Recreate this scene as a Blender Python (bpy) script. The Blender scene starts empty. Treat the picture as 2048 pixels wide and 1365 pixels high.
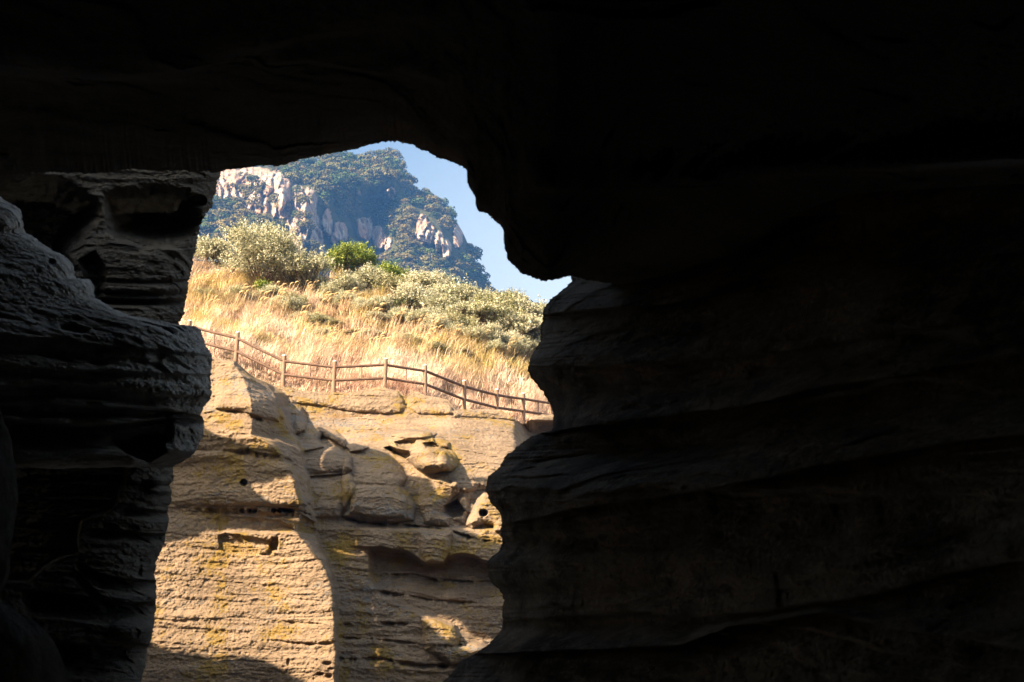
import bpy, math, random
import numpy as np
from mathutils import Vector, Matrix

R = math.radians
rng = np.random.default_rng(7)
random.seed(7)
SC = bpy.context.scene
COL = SC.collection

# ------------------------------------------------------------------ camera, sky, sun, exposure
F = 2844.0
CX, CY = 1024.0, 682.5
PITCH = R(20.0)
cp, sp = math.cos(PITCH), math.sin(PITCH)
cam = bpy.data.cameras.new('camera')
cam.lens = 50.0
cam.sensor_width = 36.0
cam.clip_start = 0.05
cam.clip_end = 5000.0
cam.dof.use_dof = True
cam.dof.focus_distance = 44.0
cam.dof.aperture_fstop = 8.0
cam_ob = bpy.data.objects.new('camera', cam)
cam_ob.location = (0, 0, 0)
cam_ob.rotation_euler = (R(90) + PITCH, 0, 0)
COL.objects.link(cam_ob)
SC.camera = cam_ob

SUN_AZ = R(52.0)      # left of the direction straight behind the camera
SUN_EL = R(31.0)
S = np.array([-math.sin(SUN_AZ) * math.cos(SUN_EL), -math.cos(SUN_AZ) * math.cos(SUN_EL), math.sin(SUN_EL)])
sun = bpy.data.lights.new('sun', 'SUN')
sun.energy = 5.0
sun.angle = R(0.5)
sun.color = (1.0, 0.78, 0.54)
sun_ob = bpy.data.objects.new('sun', sun)
sun_ob.rotation_euler = Vector(S).to_track_quat('Z', 'Y').to_euler()
sun_ob.location = (-20, -14, 30)
COL.objects.link(sun_ob)

world = bpy.data.worlds.new('World')
SC.world = world
world.use_nodes = True
wn = world.node_tree
bg = wn.nodes['Background']
sky = wn.nodes.new('ShaderNodeTexSky')
sky.sky_type = 'NISHITA'
sky.sun_disc = False
sky.sun_elevation = SUN_EL
sky.sun_rotation = math.atan2(S[0], S[1])
sky.air_density = 1.0
sky.dust_density = 5.0
sky.ozone_density = 0.5
skm = wn.nodes.new('ShaderNodeMix'); skm.data_type = 'RGBA'; skm.blend_type = 'MULTIPLY'
skm.inputs[0].default_value = 1.0; skm.inputs[7].default_value = (1.0, 1.07, 1.02, 1)
wn.links.new(sky.outputs[0], skm.inputs[6])
tcw = wn.nodes.new('ShaderNodeTexCoord'); sxw = wn.nodes.new('ShaderNodeSeparateXYZ')
wn.links.new(tcw.outputs['Generated'], sxw.inputs[0])
mz = wn.nodes.new('ShaderNodeMath'); mz.operation = 'MULTIPLY_ADD'; mz.inputs[1].default_value = -4.2; mz.inputs[2].default_value = 2.3
wn.links.new(sxw.outputs['Z'], mz.inputs[0])
mx_ = wn.nodes.new('ShaderNodeMath'); mx_.operation = 'MULTIPLY_ADD'; mx_.inputs[1].default_value = 2.6; mx_.use_clamp = True
wn.links.new(sxw.outputs['X'], mx_.inputs[0]); wn.links.new(mz.outputs[0], mx_.inputs[2])
pale = wn.nodes.new('ShaderNodeMix'); pale.data_type = 'RGBA'
wn.links.new(mx_.outputs[0], pale.inputs[0]); wn.links.new(skm.outputs[2], pale.inputs[6])
pale.inputs[7].default_value = (3.5, 3.85, 3.95, 1)      # whitish air low over the horizon
wn.links.new(pale.outputs[2], bg.inputs[0])
bg.inputs[1].default_value = 0.064

SC.view_settings.view_transform = 'Standard'
SC.view_settings.look = 'None'
SC.view_settings.exposure = 2.1
SC.view_settings.gamma = 1.0
SC.cycles.use_denoising = True
SC.cycles.max_bounces = 6
SC.cycles.diffuse_bounces = 4
SC.cycles.glossy_bounces = 2
SC.cycles.volume_bounces = 0
SC.cycles.transparent_max_bounces = 4
SC.cycles.caustics_reflective = False
SC.cycles.caustics_refractive = False

# ------------------------------------------------------------------ maths helpers
def P(px, py, d):
    """A point d metres in front of the camera (along its axis) seen at pixel px, py."""
    px = np.asarray(px, float); py = np.asarray(py, float); d = np.asarray(d, float)
    r = (px - CX) / F * d
    u = (CY - py) / F * d
    return np.stack([r, d * cp - u * sp, d * sp + u * cp], -1)

def proj(p):
    d = p[..., 1] * cp + p[..., 2] * sp
    u = -p[..., 1] * sp + p[..., 2] * cp
    return CX + F * p[..., 0] / d, CY - F * u / d, d

def hash3(i, j, k, seed):
    h = (i * 374761393 + j * 668265263 + k * 2147483647 + seed * 1274126177) & 0xffffffff
    h = ((h ^ (h >> 13)) * 1274126177) & 0xffffffff
    h = (h ^ (h >> 16)) & 0xffffffff
    h = (h * 2246822519) & 0xffffffff
    h = (h ^ (h >> 15)) & 0xffffffff
    return h.astype(np.float64) / 4294967295.0

def noise(p, seed=0):
    """Value noise, -1..1, on an (..., 3) array."""
    f = np.floor(p)
    t = p - f
    t = t * t * t * (t * (t * 6 - 15) + 10)
    i, j, k = (f[..., a].astype(np.int64) for a in range(3))
    x, y, z = t[..., 0], t[..., 1], t[..., 2]
    def h(a, b, c): return hash3(i + a, j + b, k + c, seed)
    x00 = h(0, 0, 0) * (1 - x) + h(1, 0, 0) * x
    x10 = h(0, 1, 0) * (1 - x) + h(1, 1, 0) * x
    x01 = h(0, 0, 1) * (1 - x) + h(1, 0, 1) * x
    x11 = h(0, 1, 1) * (1 - x) + h(1, 1, 1) * x
    a = x00 * (1 - y) + x10 * y
    b = x01 * (1 - y) + x11 * y
    return (a * (1 - z) + b * z) * 2 - 1

def fbm(p, octaves=4, seed=0, gain=0.5, lac=2.03):
    s = 0; a = 1; n = 0
    for o in range(octaves):
        s = s + a * noise(p, seed + o * 17); n += a
        p = p * lac + 3.7; a *= gain
    return s / n

def sstep(a, b, x):
    t = np.clip((x - a) / (b - a), 0, 1)
    return t * t * (3 - 2 * t)

def sd(poly, X, Y):
    """Signed distance to a polygon, positive inside."""
    poly = np.array(poly, float)
    n = len(poly)
    d2 = np.full(X.shape, 1e18)
    ins = np.zeros(X.shape, bool)
    for a in range(n):
        x0, y0 = poly[a]; x1, y1 = poly[(a + 1) % n]
        ex, ey = x1 - x0, y1 - y0
        wx, wy = X - x0, Y - y0
        t = np.clip((wx * ex + wy * ey) / (ex * ex + ey * ey + 1e-12), 0, 1)
        d2 = np.minimum(d2, (wx - ex * t) ** 2 + (wy - ey * t) ** 2)
        c = (y0 > Y) != (y1 > Y)
        with np.errstate(divide='ignore', invalid='ignore'):
            xi = x0 + (Y - y0) * ex / (ey if ey else 1e-9)
        ins ^= c & (X < xi)
    return np.where(ins, 1, -1) * np.sqrt(d2)

def pill(poly, X, Y, w):
    """Rounded profile 0..1 that rises steeply from the outline of a polygon over w pixels."""
    s = np.clip(sd(poly, X, Y) / w, 0, 1)
    return np.sqrt(np.clip(1 - (1 - s) ** 2, 0, 1))

def blob(cx, cy, rx, ry, X, Y, ang=0.0):
    c, s_ = math.cos(ang), math.sin(ang)
    u = ((X - cx) * c + (Y - cy) * s_) / rx
    v = (-(X - cx) * s_ + (Y - cy) * c) / ry
    return np.sqrt(np.clip(1 - u * u - v * v, 0, 1))

def gau(cx, cy, rx, ry, X, Y, ang=0.0):
    c, s_ = math.cos(ang), math.sin(ang)
    u = ((X - cx) * c + (Y - cy) * s_) / rx
    v = (-(X - cx) * s_ + (Y - cy) * c) / ry
    return np.exp(-(u * u + v * v))

def groove(pts, dep, w, X, Y, seed=0):
    q = np.stack([X * 0.045, X * 0 + seed * 3.7, X * 0], -1)
    n_ = fbm(q, 4, 33, 0.6)
    q2 = np.stack([X * 0.02, X * 0 + seed * 5.1, X * 0], -1)
    wob = 3.0 * fbm(q2 * 2.0, 4, 34, 0.6)
    amt = np.clip(0.45 + 1.6 * n_, 0, 1.5)
    m = sstep(pts[0][0], pts[0][0] + 25, X) * sstep(pts[-1][0], pts[-1][0] - 25, X)
    v = (Y - lerpc(pts, X) - wob) / (w * (0.6 + 0.6 * amt))
    # sharp upper lip, gentle return below
    return m * dep * amt * np.where(v < 0, np.exp(-(v * 1.4) ** 2), np.exp(-(v / 1.8) ** 2))

def lerpc(pts, t):
    pts = np.array(pts, float)
    return np.interp(t, pts[:, 0], pts[:, 1])

def line_d(pts, X, Y):
    """Vertical distance below a polyline given as x, y pairs."""
    return Y - lerpc(pts, X)

def strata(p, seed=0, dip=0.05, warp=0.35):
    """Layered height signal 0..1: hard beds and soft grooves following nearly level bedding."""
    q = p.copy()
    h = p[..., 2] + dip * p[..., 0] + warp * fbm(p * np.array([0.18, 0.18, 0.25]), 2, seed + 5)
    q = np.stack([p[..., 0] * 0.12, p[..., 1] * 0.12, h * 1.1], -1)
    a = fbm(q, 3, seed + 1, 0.6, 2.6)
    q = np.stack([p[..., 0] * 0.4, p[..., 1] * 0.4, h * 7.0], -1)
    b = fbm(q, 2, seed + 2, 0.6, 2.4)
    return a, b, h

# ------------------------------------------------------------------ scene helpers
def tag(o, label=None, cat=None, group=None, kind=None):
    if label: o['label'] = label
    if cat: o['category'] = cat
    if group: o['group'] = group
    if kind: o['kind'] = kind
    return o

def mesh_np(name, V, Fq, mat, parent=None, smooth=True, col=None, tris=None):
    """One mesh object out of vertex and quad (and triangle) arrays."""
    V = np.asarray(V, np.float32).reshape(-1, 3)
    me = bpy.data.meshes.new(name)
    nq = 0 if Fq is None else len(Fq)
    nt = 0 if tris is None else len(tris)
    me.vertices.add(len(V)); me.vertices.foreach_set('co', V.ravel())
    loops = []
    if nq: loops.append(np.asarray(Fq, np.int32).ravel())
    if nt: loops.append(np.asarray(tris, np.int32).ravel())
    L = np.concatenate(loops)
    me.loops.add(len(L)); me.loops.foreach_set('vertex_index', L)
    me.polygons.add(nq + nt)
    st = np.concatenate([np.arange(nq) * 4, nq * 4 + np.arange(nt) * 3]).astype(np.int32)
    me.polygons.foreach_set('loop_start', st)
    me.update(calc_edges=True)
    me.polygons.foreach_set('use_smooth', np.full(nq + nt, smooth))
    if col is not None:
        ca = me.color_attributes.new('tint', 'FLOAT_COLOR', 'POINT')
        c = np.ones((len(V), 4), np.float32); c[:, :3] = col
        ca.data.foreach_set('color', c.ravel())
    me.materials.append(mat)
    me.validate()
    o = bpy.data.objects.new(name, me)
    COL.objects.link(o)
    if parent: o.parent = parent
    return o

def gridfaces(ny, nx, flip=False):
    i = np.arange(ny - 1)[:, None] * nx + np.arange(nx - 1)[None, :]
    f = np.stack([i, i + 1, i + nx + 1, i + nx], -1).reshape(-1, 4)
    return f[:, ::-1] if flip else f

def grid_obj(name, V, mat, flip=False, **k):
    ny, nx = V.shape[:2]
    return mesh_np(name, V.reshape(-1, 3), gridfaces(ny, nx, flip), mat, **k)

def empty(name, loc):
    o = bpy.data.objects.new(name, None)
    o.location = loc
    COL.objects.link(o)
    return o

class NT:
    def __init__(s, name, rough=0.9, spec=0.2):
        s.m = bpy.data.materials.new(name); s.m.use_nodes = True
        s.t = s.m.node_tree; s.b = s.t.nodes['Principled BSDF']
        s.b.inputs['Roughness'].default_value = rough
        s.b.inputs['Specular IOR Level'].default_value = spec
    def n(s, typ, **k):
        nd = s.t.nodes.new(typ)
        for a, v in k.items(): setattr(nd, a, v)
        return nd
    def l(s, a, b): s.t.links.new(a, b)
    def coord(s, scale=(1, 1, 1), rot=0.0):
        g = s.n('ShaderNodeTexCoord'); mp = s.n('ShaderNodeMapping')
        mp.inputs['Scale'].default_value = scale
        if rot:
            m0 = s.n('ShaderNodeMapping'); m0.inputs['Rotation'].default_value = (rot, 0, 0)
            s.l(g.outputs['Object'], m0.inputs['Vector']); s.l(m0.outputs[0], mp.inputs['Vector'])
        else: s.l(g.outputs['Object'], mp.inputs['Vector'])
        return mp.outputs[0]
    def noise(s, vec, scale, detail=6, rough=0.6, dist=0.0):
        nd = s.n('ShaderNodeTexNoise')
        nd.inputs['Scale'].default_value = scale; nd.inputs['Detail'].default_value = detail
        nd.inputs['Roughness'].default_value = rough; nd.inputs['Distortion'].default_value = dist
        s.l(vec, nd.inputs['Vector']); return nd.outputs['Fac']
    def ramp(s, fac, stops):
        r = s.n('ShaderNodeValToRGB'); e = r.color_ramp.elements
        while len(e) < len(stops): e.new(0.5)
        for x, (p, c) in zip(e, stops):
            x.position = p; x.color = (*c, 1) if len(c) == 3 else c
        s.l(fac, r.inputs[0]); return r.outputs[0]
    def mix(s, fac, a, b, mode='MIX'):
        m = s.n('ShaderNodeMix', data_type='RGBA', blend_type=mode)
        if isinstance(fac, (int, float)): m.inputs[0].default_value = fac
        else: s.l(fac, m.inputs[0])
        for v, i in ((a, 6), (b, 7)):
            if isinstance(v, tuple): m.inputs[i].default_value = (*v, 1)
            else: s.l(v, m.inputs[i])
        return m.outputs[2]
    def math(s, op, a, b=0.0):
        m = s.n('ShaderNodeMath', operation=op)
        for v, i in ((a, 0), (b, 1)):
            if isinstance(v, (int, float)): m.inputs[i].default_value = v
            else: s.l(v, m.inputs[i])
        return m.outputs[0]
    def bump(s, h, strength, dist, prev=None):
        b = s.n('ShaderNodeBump')
        b.inputs['Strength'].default_value = strength; b.inputs['Distance'].default_value = dist
        s.l(h, b.inputs['Height'])
        if prev is not None: s.l(prev, b.inputs['Normal'])
        return b.outputs[0]

def rock_mat(name, c_dark, c_mid, c_light, scale=1.0, lichen=None, lichen_amt=0.5, fleck=None, fleck_amt=0.7,
             bump=1.0, tilt=0.0, stain=None):
    t = NT(name, 0.92, 0.12)
    flat = t.coord((0.25, 0.25, 1.0), tilt); iso = t.coord((1, 1, 1)); vert = t.coord((1, 1, 0.12))
    band = t.noise(flat, 5.0 * scale, 8, 0.62, 0.35)
    fine = t.noise(iso, 14.0 * scale, 8, 0.7)
    big = t.noise(iso, 0.55 * scale, 4, 0.55)
    fac = t.math('ADD', t.math('MULTIPLY', band, 0.55), t.math('MULTIPLY', fine, 0.45))
    colr = t.ramp(fac, [(0.30, c_dark), (0.50, c_mid), (0.70, c_light)])
    colr = t.mix(t.ramp(big, [(0.40, (0, 0, 0)), (0.62, (1, 1, 1))]), colr, t.mix(0.55, colr, c_light))
    if stain:
        sn = t.noise(vert, 1.3 * scale, 5, 0.6)
        colr = t.mix(t.math('MULTIPLY', t.ramp(sn, [(0.52, (0, 0, 0)), (0.66, (1, 1, 1))]), 0.7), colr, stain)
    if lichen:
        ln = t.math('MULTIPLY', t.noise(iso, 0.9 * scale, 5, 0.65), 1.0)
        l2 = t.noise(iso, 9.0 * scale, 5, 0.75)
        lm = t.math('ADD', t.math('MULTIPLY', ln, 0.6), t.math('MULTIPLY', l2, 0.4))
        lmask = t.ramp(lm, [(0.63 - 0.2 * lichen_amt, (0, 0, 0)), (0.68 - 0.2 * lichen_amt, (1, 1, 1))])
        lc = t.mix(l2, lichen, tuple(v * 0.55 for v in lichen))
        colr = t.mix(t.math('MULTIPLY', lmask, 0.75), colr, lc)
    if fleck:
        fl = t.noise(t.coord((0.5, 0.5, 1.4)), 7.0 * scale, 6, 0.75)
        fg = t.noise(flat, 0.8 * scale, 3, 0.5)
        fm = t.math('ADD', t.math('MULTIPLY', fl, 0.6), t.math('MULTIPLY', fg, 0.4))
        fmask = t.ramp(fm, [(fleck_amt - 0.1, (0, 0, 0)), (fleck_amt - 0.06, (1, 1, 1))])
        colr = t.mix(t.math('MULTIPLY', fmask, 0.8), colr, fleck)
    t.l(colr, t.b.inputs['Base Color'])
    vo = t.n('ShaderNodeTexVoronoi'); vo.inputs['Scale'].default_value = 16 * scale
    t.l(iso, vo.inputs['Vector'])
    gran = t.noise(iso, 4.5 * scale, 10, 0.78)
    b0 = t.bump(gran, 0.7 * bump, 0.22 / scale)
    b1 = t.bump(band, 0.55 * bump, 0.12 / scale, b0)
    b2 = t.bump(fine, 0.6 * bump, 0.045 / scale, b1)
    b3 = t.bump(vo.outputs['Distance'], 0.25 * bump, 0.03 / scale, b2)
    t.l(b3, t.b.inputs['Normal'])
    return t.m

def tint_mat(name, rough=0.8, spec=0.2, mult=(1, 1, 1), jitter=0.25, scale=3.0, transl=0.0):
    t = NT(name, rough, spec)
    a = t.n('ShaderNodeAttribute', attribute_name='tint')
    n_ = t.noise(t.coord(), scale, 3, 0.6)
    v = t.ramp(n_, [(0.3, (1 - jitter,) * 3), (0.7, (1 + jitter,) * 3)])
    c = t.mix(1.0, a.outputs['Color'], v, 'MULTIPLY')
    c = t.mix(1.0, c, mult, 'MULTIPLY')
    t.l(c, t.b.inputs['Base Color'])
    if transl:
        tr = t.n('ShaderNodeBsdfTranslucent'); mx = t.n('ShaderNodeMixShader')
        out = t.t.nodes['Material Output']
        t.l(c, tr.inputs['Color']); mx.inputs[0].default_value = transl
        t.l(t.b.outputs[0], mx.inputs[1]); t.l(tr.outputs[0], mx.inputs[2]); t.l(mx.outputs[0], out.inputs['Surface'])
    return t.m

M_cliff = rock_mat('sandstone', (0.085, 0.062, 0.045), (0.215, 0.158, 0.108), (0.36, 0.265, 0.18), 1.0,
                   lichen=(0.33, 0.215, 0.035), lichen_amt=0.52, fleck=(0.17, 0.165, 0.16), fleck_amt=0.66, bump=0.9)
M_ledge = rock_mat('lichened_rock', (0.07, 0.06, 0.048), (0.32, 0.285, 0.245), (0.62, 0.59, 0.55), 3.0,
                   lichen=(0.22, 0.22, 0.09), lichen_amt=0.25, fleck=(0.65, 0.68, 0.72), fleck_amt=0.72, bump=2.0)
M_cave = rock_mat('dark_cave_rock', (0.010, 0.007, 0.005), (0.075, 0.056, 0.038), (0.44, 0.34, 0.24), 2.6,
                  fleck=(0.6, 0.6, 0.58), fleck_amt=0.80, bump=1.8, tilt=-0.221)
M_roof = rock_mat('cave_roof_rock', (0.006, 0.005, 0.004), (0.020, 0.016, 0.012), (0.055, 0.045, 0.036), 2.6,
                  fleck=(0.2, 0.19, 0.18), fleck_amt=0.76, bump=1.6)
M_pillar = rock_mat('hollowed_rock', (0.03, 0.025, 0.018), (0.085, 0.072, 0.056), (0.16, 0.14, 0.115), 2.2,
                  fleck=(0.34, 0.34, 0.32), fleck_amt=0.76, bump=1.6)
M_mount = rock_mat('pale_trachyte', (0.30, 0.245, 0.20), (0.52, 0.46, 0.39), (0.72, 0.66, 0.58), 0.12, bump=0.6,
                   stain=(0.20, 0.14, 0.09))

# ================================================================== CLIFF (relief of the sunlit tuff cliff)
def cliff_depth(X, Y):
    base = lerpc([(690, 47.6), (780, 46.6), (830, 45.7), (870, 44.5), (900, 43.5), (960, 42.1), (1060, 40.9), (1365, 39.25), (1420, 39.0)], Y)
    base = base + lerpc([(250, -0.5), (700, 0), (900, 0.0), (1040, 1.2), (1180, 3.0)], X) * sstep(1000, 860, Y)
    D = base
    # ledge course below the fence
    top = [(380, 690), (470, 725), (560, 768), (610, 782), (665, 784), (700, 785), (760, 772), (800, 784), (850, 788), (905, 805), (925, 822), (1000, 826), (1040, 850), (1180, 850)]
    l1 = [(540, 770), (560, 772), (600, 782), (700, 786), (760, 774), (796, 782), (808, 800), (812, 815), (800, 826), (770, 828), (700, 823), (640, 812), (585, 806), (548, 802)]
    D = D - 0.26 * pill(l1, X, Y, 16)
    l2 = [(815, 792), (850, 790), (890, 800), (905, 815), (908, 828), (880, 830), (835, 828), (815, 815)]
    D = D - 0.2 * pill(l2, X, Y, 14)
    l3 = [(905, 822), (1000, 820), (1025, 828), (1030, 842), (1005, 838), (950, 835), (908, 834)]
    D = D - 0.16 * pill(l3, X, Y, 9)
    dome = [(760, 850), (820, 836), (900, 838), (1000, 842), (1030, 850), (1046, 880), (1052, 905), (1035, 940), (1000, 975), (930, 985), (860, 960), (790, 900)]
    D = D - 0.5 * pill(dome, X, Y, 55) * sstep(760, 880, X)
    D = D + 1.6 * sstep(1025, 1062, X) * sstep(960, 860, Y) * sstep(840, 850, Y)
    slab = [(1062, 838), (1075, 832), (1180, 830), (1180, 845), (1070, 845)]
    D = D - 0.25 * pill(slab, X, Y, 6)
    # small bright shelf
    sh = line_d([(660, 860), (700, 868), (760, 866), (830, 862), (900, 862)], X, Y)
    D = D - 0.12 * sstep(-2, 5, sh) * sstep(60, 20, sh) * sstep(660, 700, X) * sstep(900, 850, X)
    # middle rocks between the buttress and the face
    for poly, h, w in (
        ([(556, 800), (585, 800), (605, 815), (616, 842), (610, 862), (590, 870), (565, 860)], 0.7, 22),
        ([(590, 842), (640, 850), (672, 862), (692, 880), (690, 897), (668, 884), (645, 872), (640, 878), (648, 895), (605, 905), (580, 885)], 0.7, 18),
        ([(580, 890), (640, 888), (680, 896), (703, 915), (705, 940), (690, 948), (650, 952), (604, 955), (590, 930)], 0.8, 26),
        ([(690, 892), (705, 886), (728, 888), (738, 896), (722, 903), (700, 905)], 0.5, 8),
        ([(595, 952), (700, 944), (712, 970), (700, 1000), (680, 1036), (620, 1036)], 0.5, 30)):
        D = D - h * pill(poly, X, Y, w)
    # face of the right cliff
    fb = [(690, 905), (735, 888), (775, 905), (803, 932), (814, 958), (804, 975), (820, 986), (832, 1012), (828, 1042), (780, 1046), (735, 1042), (688, 1034), (682, 960)]
    D = D - 0.5 * pill(fb, X, Y, 30)
    D = D - 0.25 * pill([(700, 970), (800, 975), (815, 1000), (812, 1036), (760, 1038), (700, 1026)], X, Y, 14)
    # head-shaped boulder overhanging the face
    hd = [(772, 880), (805, 868), (845, 862), (866, 872), (872, 888), (895, 900), (912, 920), (913, 934), (900, 944), (870, 944), (845, 946), (832, 938), (810, 915), (782, 905)]
    D = D - 0.75 * pill(hd, X, Y, 26)
    D = D - 0.55 * blob(858, 916, 42, 30, X, Y, 0.35) - 0.35 * blob(895, 922, 20, 23, X, Y) - 0.25 * blob(828, 868, 46, 9, X, Y)
    D = D - 0.2 * pill([(780, 872), (820, 860), (862, 864), (867, 872), (850, 878), (812, 880)], X, Y, 9)
    D = D - 0.4 * pill([(862, 876), (885, 876), (900, 885), (898, 897), (880, 896), (862, 892)], X, Y, 12)
    D = D + 0.9 * pill([(768, 896), (780, 892), (797, 899), (818, 902), (824, 912), (812, 918), (790, 910)], X, Y, 8)
    D = D + 0.5 * pill([(788, 884), (815, 878), (832, 880), (832, 896), (812, 900), (795, 893)], X, Y, 10)
    D = D + 0.7 * pill([(845, 886), (866, 884), (880, 894), (870, 899), (852, 896)], X, Y, 6)
    # knobs under the boulder
    nk = [(868, 958), (880, 956), (900, 965), (916, 962), (920, 985), (905, 997), (893, 1010), (886, 1026), (900, 1035), (898, 1052), (880, 1052), (850, 1048), (836, 1010), (840, 965)]
    D = D - 0.5 * pill(nk, X, Y, 26)
    D = D + 0.7 * pill([(886, 1012), (900, 1006), (914, 998), (922, 1008), (932, 1022), (925, 1034), (905, 1036), (890, 1026)], X, Y, 9)
    n2 = [(945, 1020), (955, 995), (968, 985), (985, 988), (1020, 1030), (1020, 1062), (990, 1064), (985, 1052), (968, 1048), (945, 1058), (930, 1052), (934, 1038)]
    D = D - 0.55 * pill(n2, X, Y, 22)
    D = D + 0.9 * blob(967, 1026, 9, 8, X, Y)
    D = D - 0.5 * pill([(900, 960), (960, 965), (940, 1000), (930, 1050), (905, 1040), (922, 1010)], X, Y, 20) * 0.4
    # overhung bed and hollow on the right
    lip = [(700, 1092), (735, 1096), (762, 1094), (785, 1100), (806, 1100), (822, 1108), (835, 1116), (852, 1128), (886, 1127), (894, 1114), (925, 1108), (948, 1112), (960, 1120), (975, 1124), (1040, 1124)]
    bed = sstep(1052, 1062, Y) * sstep(3, -3, line_d(lip, X, Y)) * sstep(690, 740, X)
    D = D - 0.35 * bed
    D = D - 0.4 * pill([(835, 1062), (905, 1062), (900, 1100), (886, 1128), (852, 1128), (838, 1105)], X, Y, 22)
    hol = [(733, 1094), (1060, 1090), (1060, 1330), (960, 1298), (912, 1268), (856, 1238), (800, 1215), (756, 1192), (738, 1160)]
    s = sd(hol, X, Y)
    v = line_d(lip, X, Y)
    D = D + 0.85 * sstep(-2, 6, v) * sstep(0, 14, s) * (1 - 0.6 * sstep(5, 95, v))
    # crack across the face
    for pts, dep, w in (([(672, 1034), (740, 1046), (830, 1052), (900, 1062), (960, 1080), (1010, 1084)], 0.3, 2.5),
                        ([(672, 1276), (760, 1280), (820, 1284), (860, 1292), (920, 1292), (960, 1295)], 0.15, 2.0),
                        ([(672, 1250), (760, 1246), (830, 1250)], 0.2, 2.5),
                        ([(740, 1148), (830, 1150), (880, 1162), (1000, 1164)], 0.25, 3.0),
                        ([(745, 1182), (800, 1190), (870, 1202), (960, 1206)], 0.2, 3.0),
                        ([(640, 1318), (760, 1316), (830, 1330), (960, 1334)], 0.25, 3.0)):
        D = D + groove(pts, dep * 1.3, w, X, Y, pts[0][1])
    # foot that catches light at the lower right
    ft = [(842, 1238), (870, 1238), (910, 1250), (920, 1275), (915, 1292), (945, 1285), (965, 1280), (990, 1300), (960, 1320), (900, 1330), (850, 1300)]
    D = D - 0.5 * pill(ft, X, Y, 22)
    # ---- great buttress on the left
    xr = lerpc([(690, 455), (720, 462), (755, 486), (800, 500), (835, 508), (870, 502), (893, 545), (945, 585), (1010, 598), (1030, 600), (1065, 592), (1120, 640), (1160, 660), (1230, 668), (1420, 670)], Y)
    xo = lerpc([(690, 462), (720, 478), (745, 512), (785, 546), (830, 566), (870, 585), (900, 600), (1010, 622), (1080, 634), (1150, 664), (1200, 671), (1420, 673)], Y)
    yt = lerpc([(250, 700), (400, 700), (425, 717), (470, 724), (500, 754), (548, 786)], X)
    jx = 5.0 * fbm(np.stack([X * 0, Y * 0.05, X * 0], -1), 5, 37, 0.6)
    xr = xr + jx; xo = xo + jx
    A = 39.8 - (Y - 1065) * 0.0048 + sstep(850, 720, Y) * 1.2
    A = A + (xr - X).clip(0) * 0.0062 + (X - xr).clip(0) * 0.022 + (X - xo).clip(0) * 0.15 + (yt - Y).clip(0) * 0.15
    # upper bulge, bedding steps of the buttress
    for pts, dep, w in (([(440, 822), (480, 824), (520, 838), (545, 850)], 0.3, 3.0), ([(430, 865), (470, 868), (505, 872)], 0.15, 2.5),
                        ([(440, 900), (500, 905), (560, 915), (590, 925)], 0.25, 4),
                        ([(330, 1018), (440, 1018), (480, 1020), (560, 1018), (600, 1022), (630, 1036)], 0.3, 3.5),
                        ([(300, 1200), (330, 1200), (345, 1199), (380, 1196), (430, 1200), (505, 1207)], 0.16, 2.0),
                        ([(440, 1186), (500, 1190), (600, 1198), (660, 1204)], 0.08, 2.0),
                        ([(390, 1230), (500, 1238), (660, 1250)], 0.09, 1.8),
                        ([(370, 1269), (460, 1275), (560, 1282), (665, 1290)], 0.14, 2.2)):
        A = A + groove(pts, dep * 1.3, w, X, Y, pts[0][1])
    A = A - 0.35 * pill([(430, 720), (470, 722), (520, 770), (552, 800), (560, 845), (530, 838), (480, 822), (430, 818)], X, Y, 25)
    A = A - 0.3 * pill([(300, 905), (440, 902), (585, 928), (615, 1012), (560, 1012), (300, 1012)], X, Y, 14)
    A = A + 0.35 * pill([(300, 1022), (480, 1022), (600, 1026), (630, 1045), (634, 1068), (590, 1066), (300, 1068)], X, Y, 10)
    # hollows and shelf in the lower block
    A = A + 0.5 * pill([(436, 1072), (450, 1066), (480, 1068), (500, 1108), (500, 1112), (455, 1108), (438, 1098)], X, Y, 9)
    A = A + 0.3 * pill([(430, 1036), (450, 1032), (560, 1040), (590, 1060), (520, 1068), (440, 1062)], X, Y, 12)
    A = A + 0.2 * pill([(480, 1070), (540, 1080), (556, 1100), (540, 1112), (495, 1112)], X, Y, 14)
    A = A + 0.4 * pill([(544, 1074), (556, 1074), (558, 1086), (556, 1102), (540, 1102), (538, 1090)], X, Y, 4)
    A = A - 0.25 * pill([(516, 1092), (530, 1090), (540, 1098), (534, 1108), (518, 1108)], X, Y, 8)
    A = A + 0.35 * blob(430, 1026, 9, 9, X, Y) + 0.5 * blob(488, 966, 8, 7, X, Y)
    for cx in (352, 420, 484, 499, 510, 548, 560, 570, 580): A = A + 0.5 * blob(cx, 1021 if cx > 400 else 1018, 6, 5, X, Y)
    A = A + 0.3 * blob(424, 1297, 16, 12, X, Y) + 0.25 * blob(396, 1245, 6, 24, X, Y)
    for cx, cy, rx, ry in ((655, 1327, 10, 5), (640, 1348, 9, 4), (658, 1352, 7, 5), (662, 1338, 7, 3), (652, 1287, 15, 4), (577, 1325, 4, 8)):
        A = A + 0.2 * blob(cx, cy, rx, ry, X, Y)
    D = -np.log(np.exp(-(D - 40) * 4) + np.exp(-(A - 40) * 4)) / 4 + 40
    return D

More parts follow.
